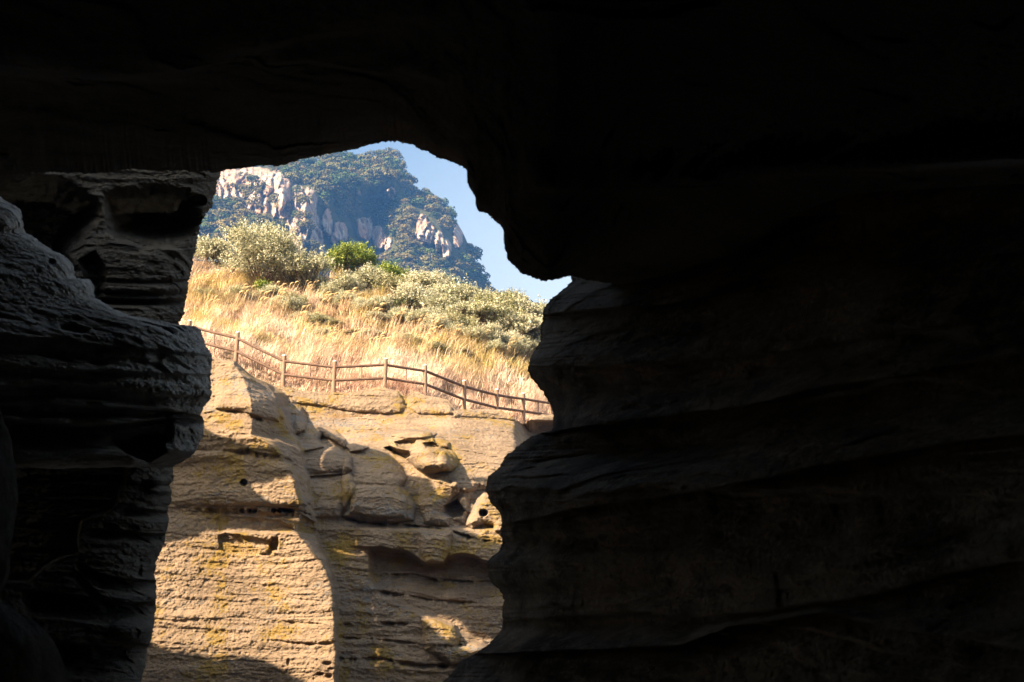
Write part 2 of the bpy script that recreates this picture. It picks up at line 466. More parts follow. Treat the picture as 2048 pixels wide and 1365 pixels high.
def bedding(p, seed, dip, warp, freqs, amps, dipy=0.0):
    """Thin beds of uneven hardness: each sticks out by its own amount and is undercut below."""
    h = p[..., 2] + dip * p[..., 0] + dipy * p[..., 1] + warp * 0.5 * fbm(p * 0.5, 3, seed + 5)
    h = h + 0.05 * fbm(p * np.array([1.7, 1.7, 2.2]), 3, seed + 6)
    out = 0
    for f_, a_ in zip(freqs, amps):
        hh_ = h * f_ + 0.9 * fbm(p * np.array([0.35, 0.35, 0.9]) * f_ ** 0.5, 2, seed + 40)
        k_ = np.floor(hh_); fr = hh_ - k_
        r_ = hash3(k_.astype(np.int64), k_.astype(np.int64) * 0, k_.astype(np.int64) * 0, seed + 77)
        lat = np.clip(0.5 + 1.3 * noise(np.stack([p[..., 0] * f_ * 0.13, p[..., 1] * f_ * 0.13, k_ * 7.3], -1), seed + 50), 0, 1.3)
        prof = sstep(0.0, 0.16, fr) * (1 - fr) ** 0.7      # fr = 0 is the bed's foot: sharp lip, then leans back upward
        out = out - a_ * (0.25 + 0.75 * r_) * lat * prof
    return out

def rough_depth(D, X, Y, seed, amp_s, amp_f, amp_g, dip=0.05, warp=0.35, zs=1.0, beds=None, pits=1.0, grain=0.0):
    p = P(X, Y, D)
    a, b, h = strata(p * zs, seed, dip, warp)
    D = D + amp_s * a
    D = D + amp_f * np.where(b > 0, b * 0.6, b * 1.4)
    g = fbm(p * np.array([5.0, 5.0, 7.5]) * zs, 5, seed + 9, 0.72)
    D = D + amp_g * g
    if beds: D = D + bedding(p, seed, dip, warp, *beds)
    if grain: D = D + grain * fbm(p * np.array([13.0, 13.0, 19.0]) * zs, 3, seed + 61, 0.75)
    pit = noise(p * np.array([3.2, 3.2, 5.0]) * zs, seed + 23)
    D = D + amp_g * 1.6 * pits * sstep(0.5, 0.8, pit)
    return D

TOPC = [(250, 692), (400, 694), (425, 715), (470, 722), (500, 750), (548, 772), (560, 771), (600, 781), (665, 785), (700, 785), (760, 773), (795, 781),
        (812, 794), (822, 784), (832, 782), (850, 790), (895, 800), (912, 820), (1000, 819), (1030, 838), (1045, 848), (1070, 834), (1085, 829), (1180, 828)]
xs = np.arange(205, 1181, 1.45)
nt = 500
tt = np.linspace(0, 1, nt)
X, T = np.meshgrid(xs, tt)
Yt = lerpc(TOPC, X)
Yt = Yt + 1.5 * fbm(np.stack([X * 0.08, X * 0, X * 0], -1), 3, 41)
Y = Yt + T * (1415 - Yt)
Dc = cliff_depth(X, Y)
Dc_macro = Dc.copy()
Dc = rough_depth(Dc, X, Y, 3, 0.16, 0.03, 0.06, dip=0.06, beds=((1.3, 3.6, 9.0), (0.07, 0.05, 0.03)), pits=0.3, grain=0.04)
V = P(X, Y, Dc)
# top edge rounds over and runs back under the grass
back = []
for k, (dy, dz) in enumerate(((6.0, -2.5), (2.5, -0.6), (0.9, -0.1), (0.25, -0.01))):
    b = V[0].copy(); b[:, 1] += dy; b[:, 2] += dz; back.append(b)
V = np.concatenate([np.array(back), V], 0)
cliff = grid_obj('cliff', V, M_cliff, flip=True)
tag(cliff, kind='structure')

def cliff_pt(px, py):
    D = cliff_depth(np.array([[float(px)]]), np.array([[float(py)]]))
    return P(float(px), float(py), float(D[0, 0]))

# ================================================================== SHADE SLABS added out of sight on the sun's side
U = np.array([-S[1], S[0], 0.0]); U = -U / np.linalg.norm(U)      # level, across the sun's direction
if U[0] < 0: U = -U
Vv = np.array([0, 0, 1.0]) - S[2] * S; Vv /= np.linalg.norm(Vv)

def uv(p): return float(p @ U), float(p @ Vv)

def shade_sheet(name, field, u0, u1, v0, v1, step, s, thick, mat):
    """A thick slab of rock across the sun's direction: rock where field(u, v) < 0, its edges snapped to the field's zero line."""
    us = np.arange(u0, u1 + step, step); vs = np.arange(v0, v1 + step, step)
    GU, GV = np.meshgrid(us, vs)
    f = field(GU, GV)
    solid = (f[:-1, :-1] + f[1:, :-1] + f[:-1, 1:] + f[1:, 1:]) / 4 < 0
    e = 0.02
    fu = (field(GU + e, GV) - field(GU - e, GV)) / (2 * e); fv = (field(GU, GV + e) - field(GU, GV - e)) / (2 * e)
    g2 = fu ** 2 + fv ** 2 + 1e-6
    near_ = np.abs(f) < step * 0.9
    du = np.where(near_, -f * fu / g2, 0); dv = np.where(near_, -f * fv / g2, 0)
    ln = np.hypot(du, dv); k_ = np.minimum(1, step * 0.7 / np.maximum(ln, 1e-9))
    GU = GU + du * k_; GV = GV + dv * k_
    q = np.stack([GU * 0.8, GV * 0.8, GU * 0], -1)
    edge_f = 1 - np.exp(-np.abs(f) * 3.0)
    th = thick * (0.35 + 0.65 * edge_f)
    front = s + th / 2 + 0.35 * edge_f * fbm(q, 4, 88)
    back_ = s - th / 2 + 0.35 * edge_f * fbm(q + 7, 4, 89)
    def W(dd): return GU[..., None] * U + GV[..., None] * Vv + dd[..., None] * S
    V_ = np.concatenate([W(front).reshape(-1, 3), W(back_).reshape(-1, 3)])
    ny, nx = GU.shape; n_ = ny * nx
    jj_, ii_ = np.nonzero(solid)
    a_ = jj_ * nx + ii_
    Fs = [np.stack([a_, a_ + 1, a_ + nx + 1, a_ + nx], -1), np.stack([a_ + n_, a_ + nx + n_, a_ + nx + 1 + n_, a_ + 1 + n_], -1)]
    pad = np.pad(solid, 1)
    for (dj, di, c0, c1) in ((0, -1, 0, nx), (0, 1, nx + 1, 1), (-1, 0, 1, 0), (1, 0, nx, nx + 1)):
        m_ = solid & ~pad[1 + dj:pad.shape[0] - 1 + dj, 1 + di:pad.shape[1] - 1 + di]
        j2, i2 = np.nonzero(m_); b_ = j2 * nx + i2
        Fs.append(np.stack([b_ + c0, b_ + c1, b_ + c1 + n_, b_ + c0 + n_], -1))
    Fa = np.concatenate(Fs)
    used_, inv = np.unique(Fa, return_inverse=True)
    return mesh_np(name, V_[used_], inv.reshape(Fa.shape), mat)

SHADE_LINE = [(200, 838), (405, 850), (440, 876), (470, 888), (495, 895), (540, 902), (548, 902), (552, 795), (581, 811), (606, 828), (614, 846), (640, 852), (690, 883), (735, 893), (772, 908), (800, 930),
              (815, 952), (850, 960), (915, 930), (935, 940), (950, 958), (978, 956), (990, 975), (1015, 978), (1180, 982)]
holes_px = [
    [(492, 962), (530, 968), (560, 958), (600, 945), (602, 1000), (598, 1014), (552, 1012), (520, 990)],
    [(300, 1090), (330, 1083), (380, 1070), (420, 1062), (470, 1060), (520, 1063), (545, 1062), (590, 1062), (625, 1105), (660, 1140), (672, 1180), (672, 1365), (670, 1400),
     (640, 1372), (600, 1358), (560, 1335), (520, 1318), (490, 1312), (430, 1319), (400, 1312), (340, 1303), (300, 1290), (260, 1285), (260, 1100)],
    [(866, 962), (890, 955), (922, 955), (925, 985), (905, 1000), (886, 1014), (872, 990)],
    [(874, 1034), (886, 1026), (902, 1034), (902, 1050), (884, 1052)],
    [(925, 1058), (948, 1008), (960, 985), (1000, 980), (1020, 1020), (1020, 1075), (985, 1075)],
    [(842, 1236), (860, 1232), (925, 1240), (940, 1275), (990, 1275), (990, 1300), (955, 1312), (915, 1295), (880, 1270)],
]
# which rays of the sun the added slab lets through to the cliff: the first surface each ray meets decides
Xg = X; Yg = Y
lit = Yg < lerpc(SHADE_LINE, Xg)
for h in holes_px: lit |= sd(h, Xg, Yg) > 0
Pm = P(Xg, Yg, Dc_macro).reshape(-1, 3); litf = lit.ravel()
pu, pv_, ps = Pm @ U, Pm @ Vv, Pm @ S
UG0, VG0, ST = -42.5, 9.0, 0.06
NUc, NVc = int(11 / ST), int(16 / ST)
ci = ((pu - UG0) / ST).astype(int); cj = ((pv_ - VG0) / ST).astype(int)
okc = (ci >= 0) & (cj >= 0) & (ci < NUc) & (cj < NVc)
ci, cj, psk, lk = ci[okc], cj[okc], ps[okc], litf[okc]
order = np.argsort(psk)
FLD = np.full((NVc, NUc), np.nan)
FLD[cj[order], ci[order]] = np.where(lk[order], 1.0, -1.0)
for it in range(40):                                   # grow into cells no point fell in
    bad = np.isnan(FLD)
    if not bad.any(): break
    pad = np.pad(FLD, 1, constant_values=np.nan)
    nb_ = np.stack([pad[1:-1, :-2], pad[1:-1, 2:], pad[:-2, 1:-1], pad[2:, 1:-1]])
    cnt = (~np.isnan(nb_)).sum(0)
    mean = np.where(cnt > 0, np.nansum(nb_, 0) / np.maximum(cnt, 1), np.nan)
    FLD = np.where(bad, mean, FLD)
VGc = VG0 + np.arange(NVc) * ST
FLD = np.where(np.isnan(FLD), np.where(VGc[:, None] > 20.3, 1.0, -1.0), FLD)
FLD[VGc > 23.0] = 1.0
for it in range(4):
    pad = np.pad(FLD, 1, mode='edge')
    FLD = (pad[1:-1, :-2] + pad[1:-1, 2:] + pad[:-2, 1:-1] + pad[2:, 1:-1] + 2 * FLD) / 6
def shade_field(u, v):
    a = (u - UG0) / ST - 0.5; b = (v - VG0) / ST - 0.5
    ins = (a > 1) & (b > 1) & (a < NUc - 3) & (b < NVc - 3)
    a = np.clip(a, 0, NUc - 2.001); b = np.clip(b, 0, NVc - 2.001)
    i = a.astype(int); j = b.astype(int); fa, fb_ = a - i, b - j
    f = FLD[j, i] * (1 - fa) * (1 - fb_) + FLD[j, i + 1] * fa * (1 - fb_) + FLD[j + 1, i] * (1 - fa) * fb_ + FLD[j + 1, i + 1] * fa * fb_
    top = lerpc([(-61, 15), (-55, 17), (-48, 16), (-42.5, 18.0), (-31.5, 20.0), (-28, 20.5), (-24, 18.0), (-20, 10)], u) + 0.4 * fbm(np.stack([u * 0.7, u * 0, u * 0], -1), 3, 65)
    return np.where(ins, f * 0.15, np.clip(v - top, -1, 1))
stack = shade_sheet('cliff_shade_slab', shade_field, -61, -19, -9, 22, 0.09, -1.0, 0.5, M_cliff)  # unseen slab added to shade the cliff, pierced to leave the lit patches
tag(stack, kind='structure')
near_poly = [(-17, -8), (4, -8), (4, 5), (0, 5.5), (-7, 6.6), (-10, 8.6), (-14, 9), (-17, 8)]
def near_field(u, v):
    q = np.stack([u * 0.6, v * 0.6, u * 0], -1)
    return -sd(near_poly, u, v) + 0.5 * fbm(q, 3, 67)
o = shade_sheet('ledge_shade_slab', near_field, -22, 15, -9, 10.5, 0.25, 10.0, 1.5, M_cave)  # second unseen slab, added to keep direct sun off the near left rocks
tag(o, kind='structure')

# ================================================================== CAVE ROOF, WALL and SHELL
def jag(t, amp, seed, f=0.05):
    q = np.stack([t * f, t * 0 + 1.3, t * 0], -1)
    w = t * f * 1.6 + 0.8 * fbm(q * 0.6, 2, seed + 3)
    k_ = np.floor(w); fr = w - k_
    r_ = hash3(k_.astype(np.int64), k_.astype(np.int64) * 0, k_.astype(np.int64) * 0, seed + 5)
    return amp * (fbm(q, 6, seed, 0.66) + 0.6 * r_ * (sstep(0, 0.12, fr) * (1 - fr) - 0.4))

ROOF = [(-400, 372), (-100, 362), (0, 352), (60, 345), (120, 346), (200, 348), (255, 338), (330, 342), (430, 344), (480, 338), (520, 332), (560, 331), (595, 324), (602, 318), (660, 307),
        (715, 298), (730, 293), (738, 288), (760, 286), (778, 283), (800, 285), (825, 290), (850, 302), (880, 319), (893, 319), (905, 326), (925, 333), (935, 342), (939, 348), (934, 360),
        (940, 378), (953, 396), (956, 402), (951, 406), (957, 425), (973, 426), (985, 440), (1000, 450), (1008, 465), (1010, 500), (1016, 510), (1014, 516), (1030, 535), (1045, 548), (1065, 558),
        (1090, 563), (1110, 560), (1125, 554), (1141, 551), (1170, 560), (1250, 572), (1400, 560), (1700, 520), (2100, 470), (2500, 430)]
tv = np.arange(len(ROOF))
nq = 1500
rx = np.interp(np.linspace(0, len(ROOF) - 1, nq), tv, [a for a, b in ROOF])
ry = np.interp(np.linspace(0, len(ROOF) - 1, nq), tv, [b for a, b in ROOF])
seg = np.concatenate([[0], np.cumsum(np.hypot(np.diff(rx), np.diff(ry)))])
tq = np.linspace(0, seg[-1], nq)
rx, ry = np.interp(tq, seg, rx), np.interp(tq, seg, ry)
jj = jag(tq, 1.0, 201, 0.035)
rx = rx + 4.0 * jag(tq, 1.0, 202, 0.09); ry = ry + 5.5 * jag(tq, 1.0, 203, 0.07)
# upper guide line, above the frame, evenly spread
gx = np.linspace(-500, 2600, nq); gy = np.full(nq, -330.0)
mblend = np.clip((rx + 400) / 2900, 0, 1)
gx = -500 + 3100 * (0.55 * mblend + 0.45 * np.linspace(0, 1, nq))
ns = 260
sv = np.linspace(0, 1, ns) ** 1.25
SX = rx[None] + (gx - rx)[None] * sv[:, None]
SY = ry[None] + (gy - ry)[None] * sv[:, None]
De = np.interp(rx, [-500, 0, 430, 700, 950, 1100, 1250, 1700, 2600], [7.6, 7.4, 7.2, 6.8, 6.2, 6.0, 7.2, 6.2, 4.2])
Dt = 3.1
DR = De[None] + (Dt - De)[None] * (sv[:, None] ** 0.8)
DR = DR + 0.45 * np.exp(-sv[:, None] * 26)      # edge rounds away
# bands and ledges on the ceiling
for pts, dep, w in (([(-300, 150), (0, 130), (200, 150), (350, 140), (480, 100), (600, 70), (760, 40), (900, 20)], 0.28, 55),
                    ([(500, 130), (620, 120), (760, 145), (850, 150), (900, 165)], 0.16, 26),
                    ([(1040, 20), (1150, 30), (1200, 40), (1340, 38), (1380, 22), (1450, 10)], 0.20, 10),
                    ([(1040, -8), (1150, 4), (1240, 6), (1370, 2), (1450, -12)], 0.16, 9),
                    ([(1020, 390), (1060, 372), (1150, 378), (1250, 380), (1360, 372), (1500, 350), (1800, 330), (2048, 318), (2500, 300)], 0.25, 34)):
    v = line_d(pts, SX, SY)
    m = sstep(pts[0][0], pts[0][0] + 60, SX) * sstep(pts[-1][0], pts[-1][0] - 60, SX)
    DR = DR - m * dep * np.where(v < 0, np.exp(-(v / w) ** 2 / 2.2), np.exp(-(v / (w * 0.25)) ** 2))
DR = rough_depth(DR, SX, SY, 31, 0.16, 0.035, 0.03, dip=-0.10, warp=0.5, zs=1.6, beds=((4.0, 12.0), (0.08, 0.04)))
V = P(SX, SY, DR)
rim = []
for k, (dd, up_) in enumerate(((4.0, 2.6), (2.6, 1.2), (1.5, 0.45), (0.8, 0.12), (0.35, 0.0))):
    b = V[0] * (1 + dd * 0.55 / np.linalg.norm(V[0], axis=1))[:, None] + np.array([0, -sp, cp]) * up_ * 0.7
    rim.append(b)
up3 = [V[-1] * np.array([k_, 1, 1]) + np.array([0, a_, b_]) for k_, a_, b_ in ((1.15, 0.12, 0.5), (1.6, 0.25, 1.2), (2.4, 0.4, 2.4), (3.0, 0.4, 4.5))]
V = np.concatenate([np.array(rim), V, np.array(up3)], 0)
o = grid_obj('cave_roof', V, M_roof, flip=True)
tag(o, kind='structure')

WALL = [(430, 1150), (520, 1142), (553, 1141), (562, 1143), (575, 1132), (590, 1112), (600, 1100), (612, 1090), (622, 1085), (650, 1083), (680, 1081), (690, 1078), (705, 1068), (725, 1058), (742, 1054),
        (755, 1062), (770, 1075), (785, 1086), (800, 1096), (815, 1102), (830, 1107), (845, 1106), (862, 1104), (866, 1085), (872, 1066), (884, 1045), (900, 1027), (912, 1012), (922, 1002), (935, 999),
        (943, 988), (952, 976), (965, 972), (982, 970), (995, 974), (1010, 987), (1030, 1000), (1045, 1004), (1070, 1003), (1090, 1002), (1105, 995), (1115, 982), (1125, 975), (1145, 974), (1160, 980),
        (1175, 993), (1190, 1004), (1205, 1008), (1240, 1004), (1262, 1000), (1275, 990), (1290, 974), (1305, 955), (1320, 925), (1330, 915), (1345, 905), (1365, 885), (1420, 840), (1560, 700)]
wy = np.interp(np.linspace(0, len(WALL) - 1, 1100), np.arange(len(WALL)), [a for a, b in WALL])
wx = np.interp(np.linspace(0, len(WALL) - 1, 1100), np.arange(len(WALL)), [b for a, b in WALL])
seg = np.concatenate([[0], np.cumsum(np.hypot(np.diff(wx), np.diff(wy)))])
tq = np.linspace(0, seg[-1], 1100)
wx, wy = np.interp(tq, seg, wx), np.interp(tq, seg, wy)
wx = wx + 6.0 * jag(tq, 1.0, 211, 0.06); wy = wy + 1.5 * jag(tq, 1.0, 212, 0.09)
gy = np.linspace(330, 1620, 1100)
gx = np.full(1100, 2750.0)
ns = 620
sv = np.linspace(0, 1, ns) ** 1.2
SX = wx[None] + (gx - wx)[None] * sv[:, None]
SY = wy[None] + (gy - wy)[None] * (sv[:, None] ** 0.8)
DW = 8.8 + (3.0 - 8.8) * (sv[:, None] ** 0.62) + 0 * SX
DW = DW + 0.5 * np.exp(-sv[:, None] * 60)
LIPS = [([(950, 480), (1150, 476), (1400, 450), (1700, 430), (2048, 400), (2750, 330)], 0.20),
        ([(950, 640), (1100, 632), (1200, 620), (1330, 610), (1400, 600), (1480, 560), (1700, 545), (2750, 420)], 0.22),
        ([(950, 735), (1150, 735), (1350, 728), (1600, 700), (1800, 665), (2048, 625), (2750, 520)], 0.10),
        ([(950, 870), (1105, 868), (1200, 850), (1300, 836), (1430, 822), (1480, 815), (1650, 775), (1850, 742), (2048, 705), (2750, 590)], 0.40),
        ([(950, 1060), (1060, 1042), (1200, 1010), (1400, 985), (1560, 950), (1750, 910), (2048, 868), (2750, 760)], 0.36),
        ([(950, 1250), (1100, 1240), (1300, 1225), (1400, 1240), (1540, 1222), (1700, 1200), (1900, 1150), (2100, 1110), (2750, 990)], 0.12),
        ([(950, 1310), (1200, 1300), (1370, 1290), (1500, 1240), (1650, 1225), (1800, 1260), (2048, 1300), (2750, 1340)], 0.30)]
prevl = lerpc([(950, 330), (2750, 200)], SX)
for pts, dep in LIPS:
    cur = lerpc(pts, SX) + 5.0 * fbm(np.stack([SX * 0.02, SX * 0, SX * 0 + 4], -1), 4, 77)
    gap = np.maximum(cur - prevl, 20)
    t_ = (SY - prevl) / gap
    DW = DW - np.where((t_ > 0) & (t_ <= 1), 1.25 * dep * (0.35 * sstep(0.25, 0.7, t_) + 0.65 * sstep(0.45, 1.0, t_)) * sstep(1.0, 0.985, t_), 0)
    prevl = cur
DW = DW + 0.35 * gau(1250, 900, 200, 26, SX, SY, -0.06)
DW = rough_depth(DW, SX, SY, 51, 0.05, 0.03, 0.03, dip=0.0, warp=0.3, zs=2.0, beds=((5.0, 13.0, 34.0), (0.10, 0.055, 0.022), -0.225), pits=0.5)
V = P(SX, SY, DW)
rim = []
for k, (dd, sx_) in enumerate(((5.0, 3.2), (3.2, 1.5), (1.8, 0.6), (0.9, 0.2), (0.4, 0.05))):
    rim.append(V[0] * (1 + dd / np.linalg.norm(V[0], axis=1))[:, None] + np.array([sx_, 0, 0]))
V = np.concatenate([np.array(rim), V], 0)
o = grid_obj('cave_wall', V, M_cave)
tag(o, kind='structure')

# shell of the cave around and behind the camera
na, nl = 96, 60
an = np.linspace(0, 2 * math.pi, na)
yy = np.linspace(-9.0, 2.9, nl)
AA, YY = np.meshgrid(an, yy)
fwd_ = sstep(-0.35, -0.8, np.cos(AA)) * 2.4
YY = YY + fwd_ * sstep(-4.0, 2.9, YY)
rad = 3.1 * np.sqrt(np.clip((YY + 9.0) / 4.5, 0, 1)) + 0.02 + 0.35 * sstep(3.0, 6.5, YY)
q = np.stack([np.cos(AA) * 1.2, YY * 0.4, np.sin(AA) * 1.2], -1)
rad = rad * (1 + 0.10 * fbm(q, 4, 91))
xx = 0.1 + np.cos(AA) * rad * 1.1
zz = np.clip(0.9 + np.sin(AA) * rad, -1.75, None)
V = np.stack([xx, YY, zz], -1)
V[:, -1] = V[:, 0]
o = grid_obj('cave_shell', V, M_roof)
tag(o, kind='structure')

# ================================================================== ROCKS ON THE LEFT
def left_rock(name, sil, left_x, nrow, ncol, depth_fn, mat, label, cat, seed, amps, zs=2.0, dip=0.03, bed=1.0, rim_dir=(-0.5, 1.0, 0.1), jagamp=(6, 3), thick=3.0, left_y=None):
    sil = np.array(sil, float)
    t0 = np.concatenate([[0], np.cumsum(np.hypot(np.diff(sil[:, 0]), np.diff(sil[:, 1])))])
    tq = np.linspace(0, t0[-1], nrow)
    ex, ey = np.interp(tq, t0, sil[:, 0]), np.interp(tq, t0, sil[:, 1])
    ex = ex + jagamp[0] * jag(tq, 1.0, seed + 1, 0.07); ey = ey + jagamp[1] * jag(tq, 1.0, seed + 2, 0.07)
    if left_y is None: iy = np.linspace(ey[0], ey[-1], nrow)
    else: iy = np.interp(np.linspace(0, 1, nrow), *left_y)
    sv = np.linspace(0, 1, ncol) ** 1.15
    SX = ex[None] + (left_x - ex)[None] * sv[:, None]
    SY = ey[None] + (iy - ey)[None] * sv[:, None]
    D = depth_fn(SX, SY, sv[:, None] + 0 * SX)
    D = rough_depth(D, SX, SY, seed, *amps, dip=dip, warp=0.3, zs=zs, beds=((4.5, 13.0, 34.0), (0.075 * bed, 0.045 * bed, 0.022 * bed)), grain=0.03)
    V = P(SX, SY, D)
    rim = []
    c = V[:, :].reshape(-1, 3).mean(0)
    for k, (a, b) in enumerate(((1.0, 0.55), (0.7, 0.3), (0.42, 0.12), (0.2, 0.04), (0.08, 0.01))):
        w = V[0] * (1 + thick * a / np.linalg.norm(V[0], axis=1))[:, None]
        w = w + (c + np.array([0, cp, sp]) * thick * a - w) * b
        rim.append(w)
    V = np.concatenate([np.array(rim), V], 0)
    o = grid_obj(name, V, mat, flip=True)
    tag(o, label, cat)
    return o

def d_ledge(X, Y, s):
    # sloping upper surface leans back, then a bedded vertical face
    lip0 = lerpc([(-300, 640), (0, 665), (150, 690), (280, 705), (400, 720), (460, 720)], X)
    D = 9.4 - 0.9 * sstep(-300, 0, Y - lip0) + 0.0
    D = 9.9 - 1.35 * np.clip((Y - 380) / np.maximum(lip0 - 380, 60), 0, 1)
    D = D + lerpc([(-300, -1.0), (0, -0.35), (250, 0.05), (430, 0.6)], X)
    D = D + 0.9 * np.exp(-s * 22) * 0.7
    v = Y
    for pts, dep, h in (([(-300, 655), (0, 672), (100, 676), (200, 690), (330, 700), (440, 712)], 0.13, 26),
                        ([(-300, 735), (0, 728), (110, 738), (240, 742), (440, 750)], 0.07, 14),
                        ([(-300, 770), (0, 772), (120, 768), (230, 773), (330, 790), (440, 792)], 0.16, 22),
                        ([(-300, 806), (0, 806), (200, 812), (330, 818), (430, 838)], 0.42, 16),
                        ([(-300, 834), (0, 836), (120, 848), (160, 850), (230, 846), (330, 836), (420, 842)], 0.75, 34),
                        ([(-300, 905), (0, 896), (40, 886), (120, 900), (230, 912), (262, 924)], 0.05, 30)):
        w = Y - lerpc(pts, X)
        fade = 1.0
        if dep > 0.7: fade = np.clip(1.0 - 0.55 * gau(130, 880, 130, 26, X, Y) - 0.6 * sstep(330, 350, X), 0, 1)
        D = D + dep * fade * sstep(-1.5, 5, w) * np.where(w > h, np.clip(1 - (w - h) / (h * 0.8), 0.0, 1), 1.0)
    # deep notch with a lit rim, then a hanging lobe
    D = D + 1.4 * pill([(218, 880), (232, 868), (300, 862), (328, 880), (335, 905), (300, 925), (275, 918), (250, 908)], X, Y, 9)
    D = D + 0.6 * sstep(900, 930, Y) * sstep(260, 300, X)
    D = D - 0.18 * blob(10, 428, 44, 34, X, Y) - 0.1 * gau(110, 520, 60, 40, X, Y)
    D = D + 0.25 * blob(104, 524, 8, 7, X, Y) + 0.2 * blob(78, 542, 6, 5, X, Y)
    return D

LEDGE = [(-300, 330), (-100, 365), (-20, 392), (2, 392), (12, 402), (36, 416), (46, 430), (48, 452), (40, 463), (62, 470), (78, 484), (105, 500), (130, 512), (146, 528), (151, 556), (180, 560), (188, 572),
         (190, 594), (205, 606), (228, 618), (262, 632), (310, 640), (358, 650), (390, 652), (402, 662), (408, 685), (420, 702), (424, 722), (423, 742), (421, 760), (423, 790), (418, 803), (408, 812),
         (403, 830), (408, 850), (406, 875), (398, 890), (392, 902), (380, 915), (345, 934), (300, 936), (262, 934), (200, 936), (100, 938), (0, 932), (-300, 930)]
left_rock('rock_ledge', LEDGE, -330, 900, 330, d_ledge, M_ledge, 'bulky grey lichen-flecked rock ledge jutting toward the opening, shaded and banded', 'rock ledge', 301,
          (0.07, 0.04, 0.055), bed=0.48, left_y=([0, 0.15, 0.5, 0.8, 1.0], [340, 480, 700, 850, 930]))

def d_pillar(X, Y, s):
    D = 13.2 - 0.003 * (Y - 340) + 0.8 * np.exp(-s * 18)
    D = D + lerpc([(-200, -1.5), (150, 0.2), (300, 0.2), (440, 0)], X)
    qn = np.stack([X * .03, Y * .03, X * 0], -1)
    D = D + 1.7 * sstep(-6, 55, sd([(205, 385), (300, 372), (380, 378), (398, 410), (396, 450), (385, 480), (370, 492), (290, 500), (235, 480), (205, 440)], X + 9 * fbm(qn, 3, 5), Y + 9 * fbm(qn + 5, 3, 6)))
    D = D + 1.7 * sstep(-6, 55, sd([(-100, 352), (120, 352), (190, 400), (205, 440), (165, 480), (150, 520), (150, 560), (-100, 560)], X + 9 * fbm(qn, 3, 5), Y + 9 * fbm(qn + 5, 3, 6)))
    D = D + 0.35 * pill([(155, 520), (190, 500), (215, 540), (205, 600), (185, 600)], X, Y, 25)
    for y0, dep in ((606, 0.35), (590, 0.15), (566, 0.1), (358, -0.04)):
        D = D + dep * np.exp(-((Y - y0 - 0.0012 * (X - 300) ** 2 * -0.2) / 6) ** 2)
    D = D + 0.35 * blob(392, 402, 22, 14, X, Y)
    return D
PILLAR = [(330, 270), (440, 300), (442, 352), (436, 362), (432, 385), (428, 398), (424, 412), (412, 428), (405, 440), (401, 455), (398, 465), (395, 485), (391, 497), (388, 512), (382, 540), (378, 560), (376, 585),
          (370, 612), (366, 628), (360, 645), (352, 700), (350, 760)]
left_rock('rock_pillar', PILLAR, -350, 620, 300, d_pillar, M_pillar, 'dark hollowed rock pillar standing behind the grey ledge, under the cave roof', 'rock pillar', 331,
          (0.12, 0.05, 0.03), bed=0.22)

def d_column(X, Y, s):
    D = 10.9 - 0.0022 * (Y - 930) + 0.8 * np.exp(-s * 20)
    D = D + lerpc([(-350, -1.8), (100, -0.3), (345, 0)], X)
    hole = [(-400, 900), (250, 915), (255, 955), (248, 975), (238, 985), (236, 1010), (222, 1022), (165, 1042), (158, 1070), (160, 1108), (120, 1118), (90, 1135), (60, 1165), (-400, 1170)]
    D = D + 2.8 * sstep(0, 8, sd(hole, X, Y))
    for pts, dep, h in (([(165, 1058), (240, 1060), (300, 1068), (345, 1068)], 0.30, 10), ([(150, 1120), (200, 1148), (250, 1158), (320, 1162)], 0.35, 14),
                        ([(40, 1180), (110, 1186), (180, 1195), (240, 1205), (320, 1206)], 0.45, 22), ([(230, 1016), (260, 1016), (345, 1024)], 0.25, 9),
                        ([(140, 1130), (190, 1180), (215, 1205), (320, 1206)], 0.2, 12),
                        ([(60, 1280), (200, 1290), (262, 1285), (300, 1290)], 0.5, 30)):
        w = Y - lerpc(pts, X)
        D = D + dep * sstep(-2, 5, w) * np.clip(1 - (w - h) / (h * 1.4), 0, 1) * sstep(pts[0][0], pts[0][0] + 25, X)
    D = D - 0.35 * blob(262, 1260, 44, 26, X, Y) - 0.25 * blob(322, 962, 26, 10, X, Y) - 0.25 * blob(322, 980, 26, 9, X, Y)
    return D
COLUMN = [(350, 860), (350, 900), (346, 945), (347, 962), (338, 972), (344, 985), (342, 1000), (336, 1012), (336, 1035), (334, 1060), (328, 1085), (322, 1105), (314, 1125), (309, 1140), (311, 1165), (313, 1200),
          (310, 1235), (305, 1262), (303, 1280), (292, 1300), (291, 1325), (288, 1345), (282, 1370), (278, 1420), (270, 1480)]
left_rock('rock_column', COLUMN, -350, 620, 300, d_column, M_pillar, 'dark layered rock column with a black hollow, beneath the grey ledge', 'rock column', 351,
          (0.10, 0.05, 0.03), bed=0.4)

def boulder(name, cx, cy, d, rx_, ry_, rz, label, seed, mat):
    n1, n2 = 90, 140
    th = np.linspace(0.001, math.pi - 0.001, n1); ph = np.linspace(0, 2 * math.pi, n2)
    TH, PH = np.meshgrid(th, ph, indexing='ij')
    n_ = np.stack([np.sin(TH) * np.cos(PH), np.sin(TH) * np.sin(PH), np.cos(TH)], -1)
    r = 1 + 0.16 * fbm(n_ * 1.6 + seed, 4, seed) + 0.02 * fbm(n_ * 9 + seed, 3, seed + 1)
    v = n_ * r[..., None] * np.array([rx_, ry_, rz]) + P(cx, cy, d)
    o = grid_obj(name, v, mat)
    tag(o, label, 'boulder')
    return o
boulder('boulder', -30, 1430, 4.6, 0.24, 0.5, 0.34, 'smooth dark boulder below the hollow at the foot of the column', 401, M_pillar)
boulder('boulder', -88, 1010, 4.9, 0.17, 0.4, 0.40, 'near-black rounded boulder beside the black hollow under the grey ledge', 402, M_pillar)

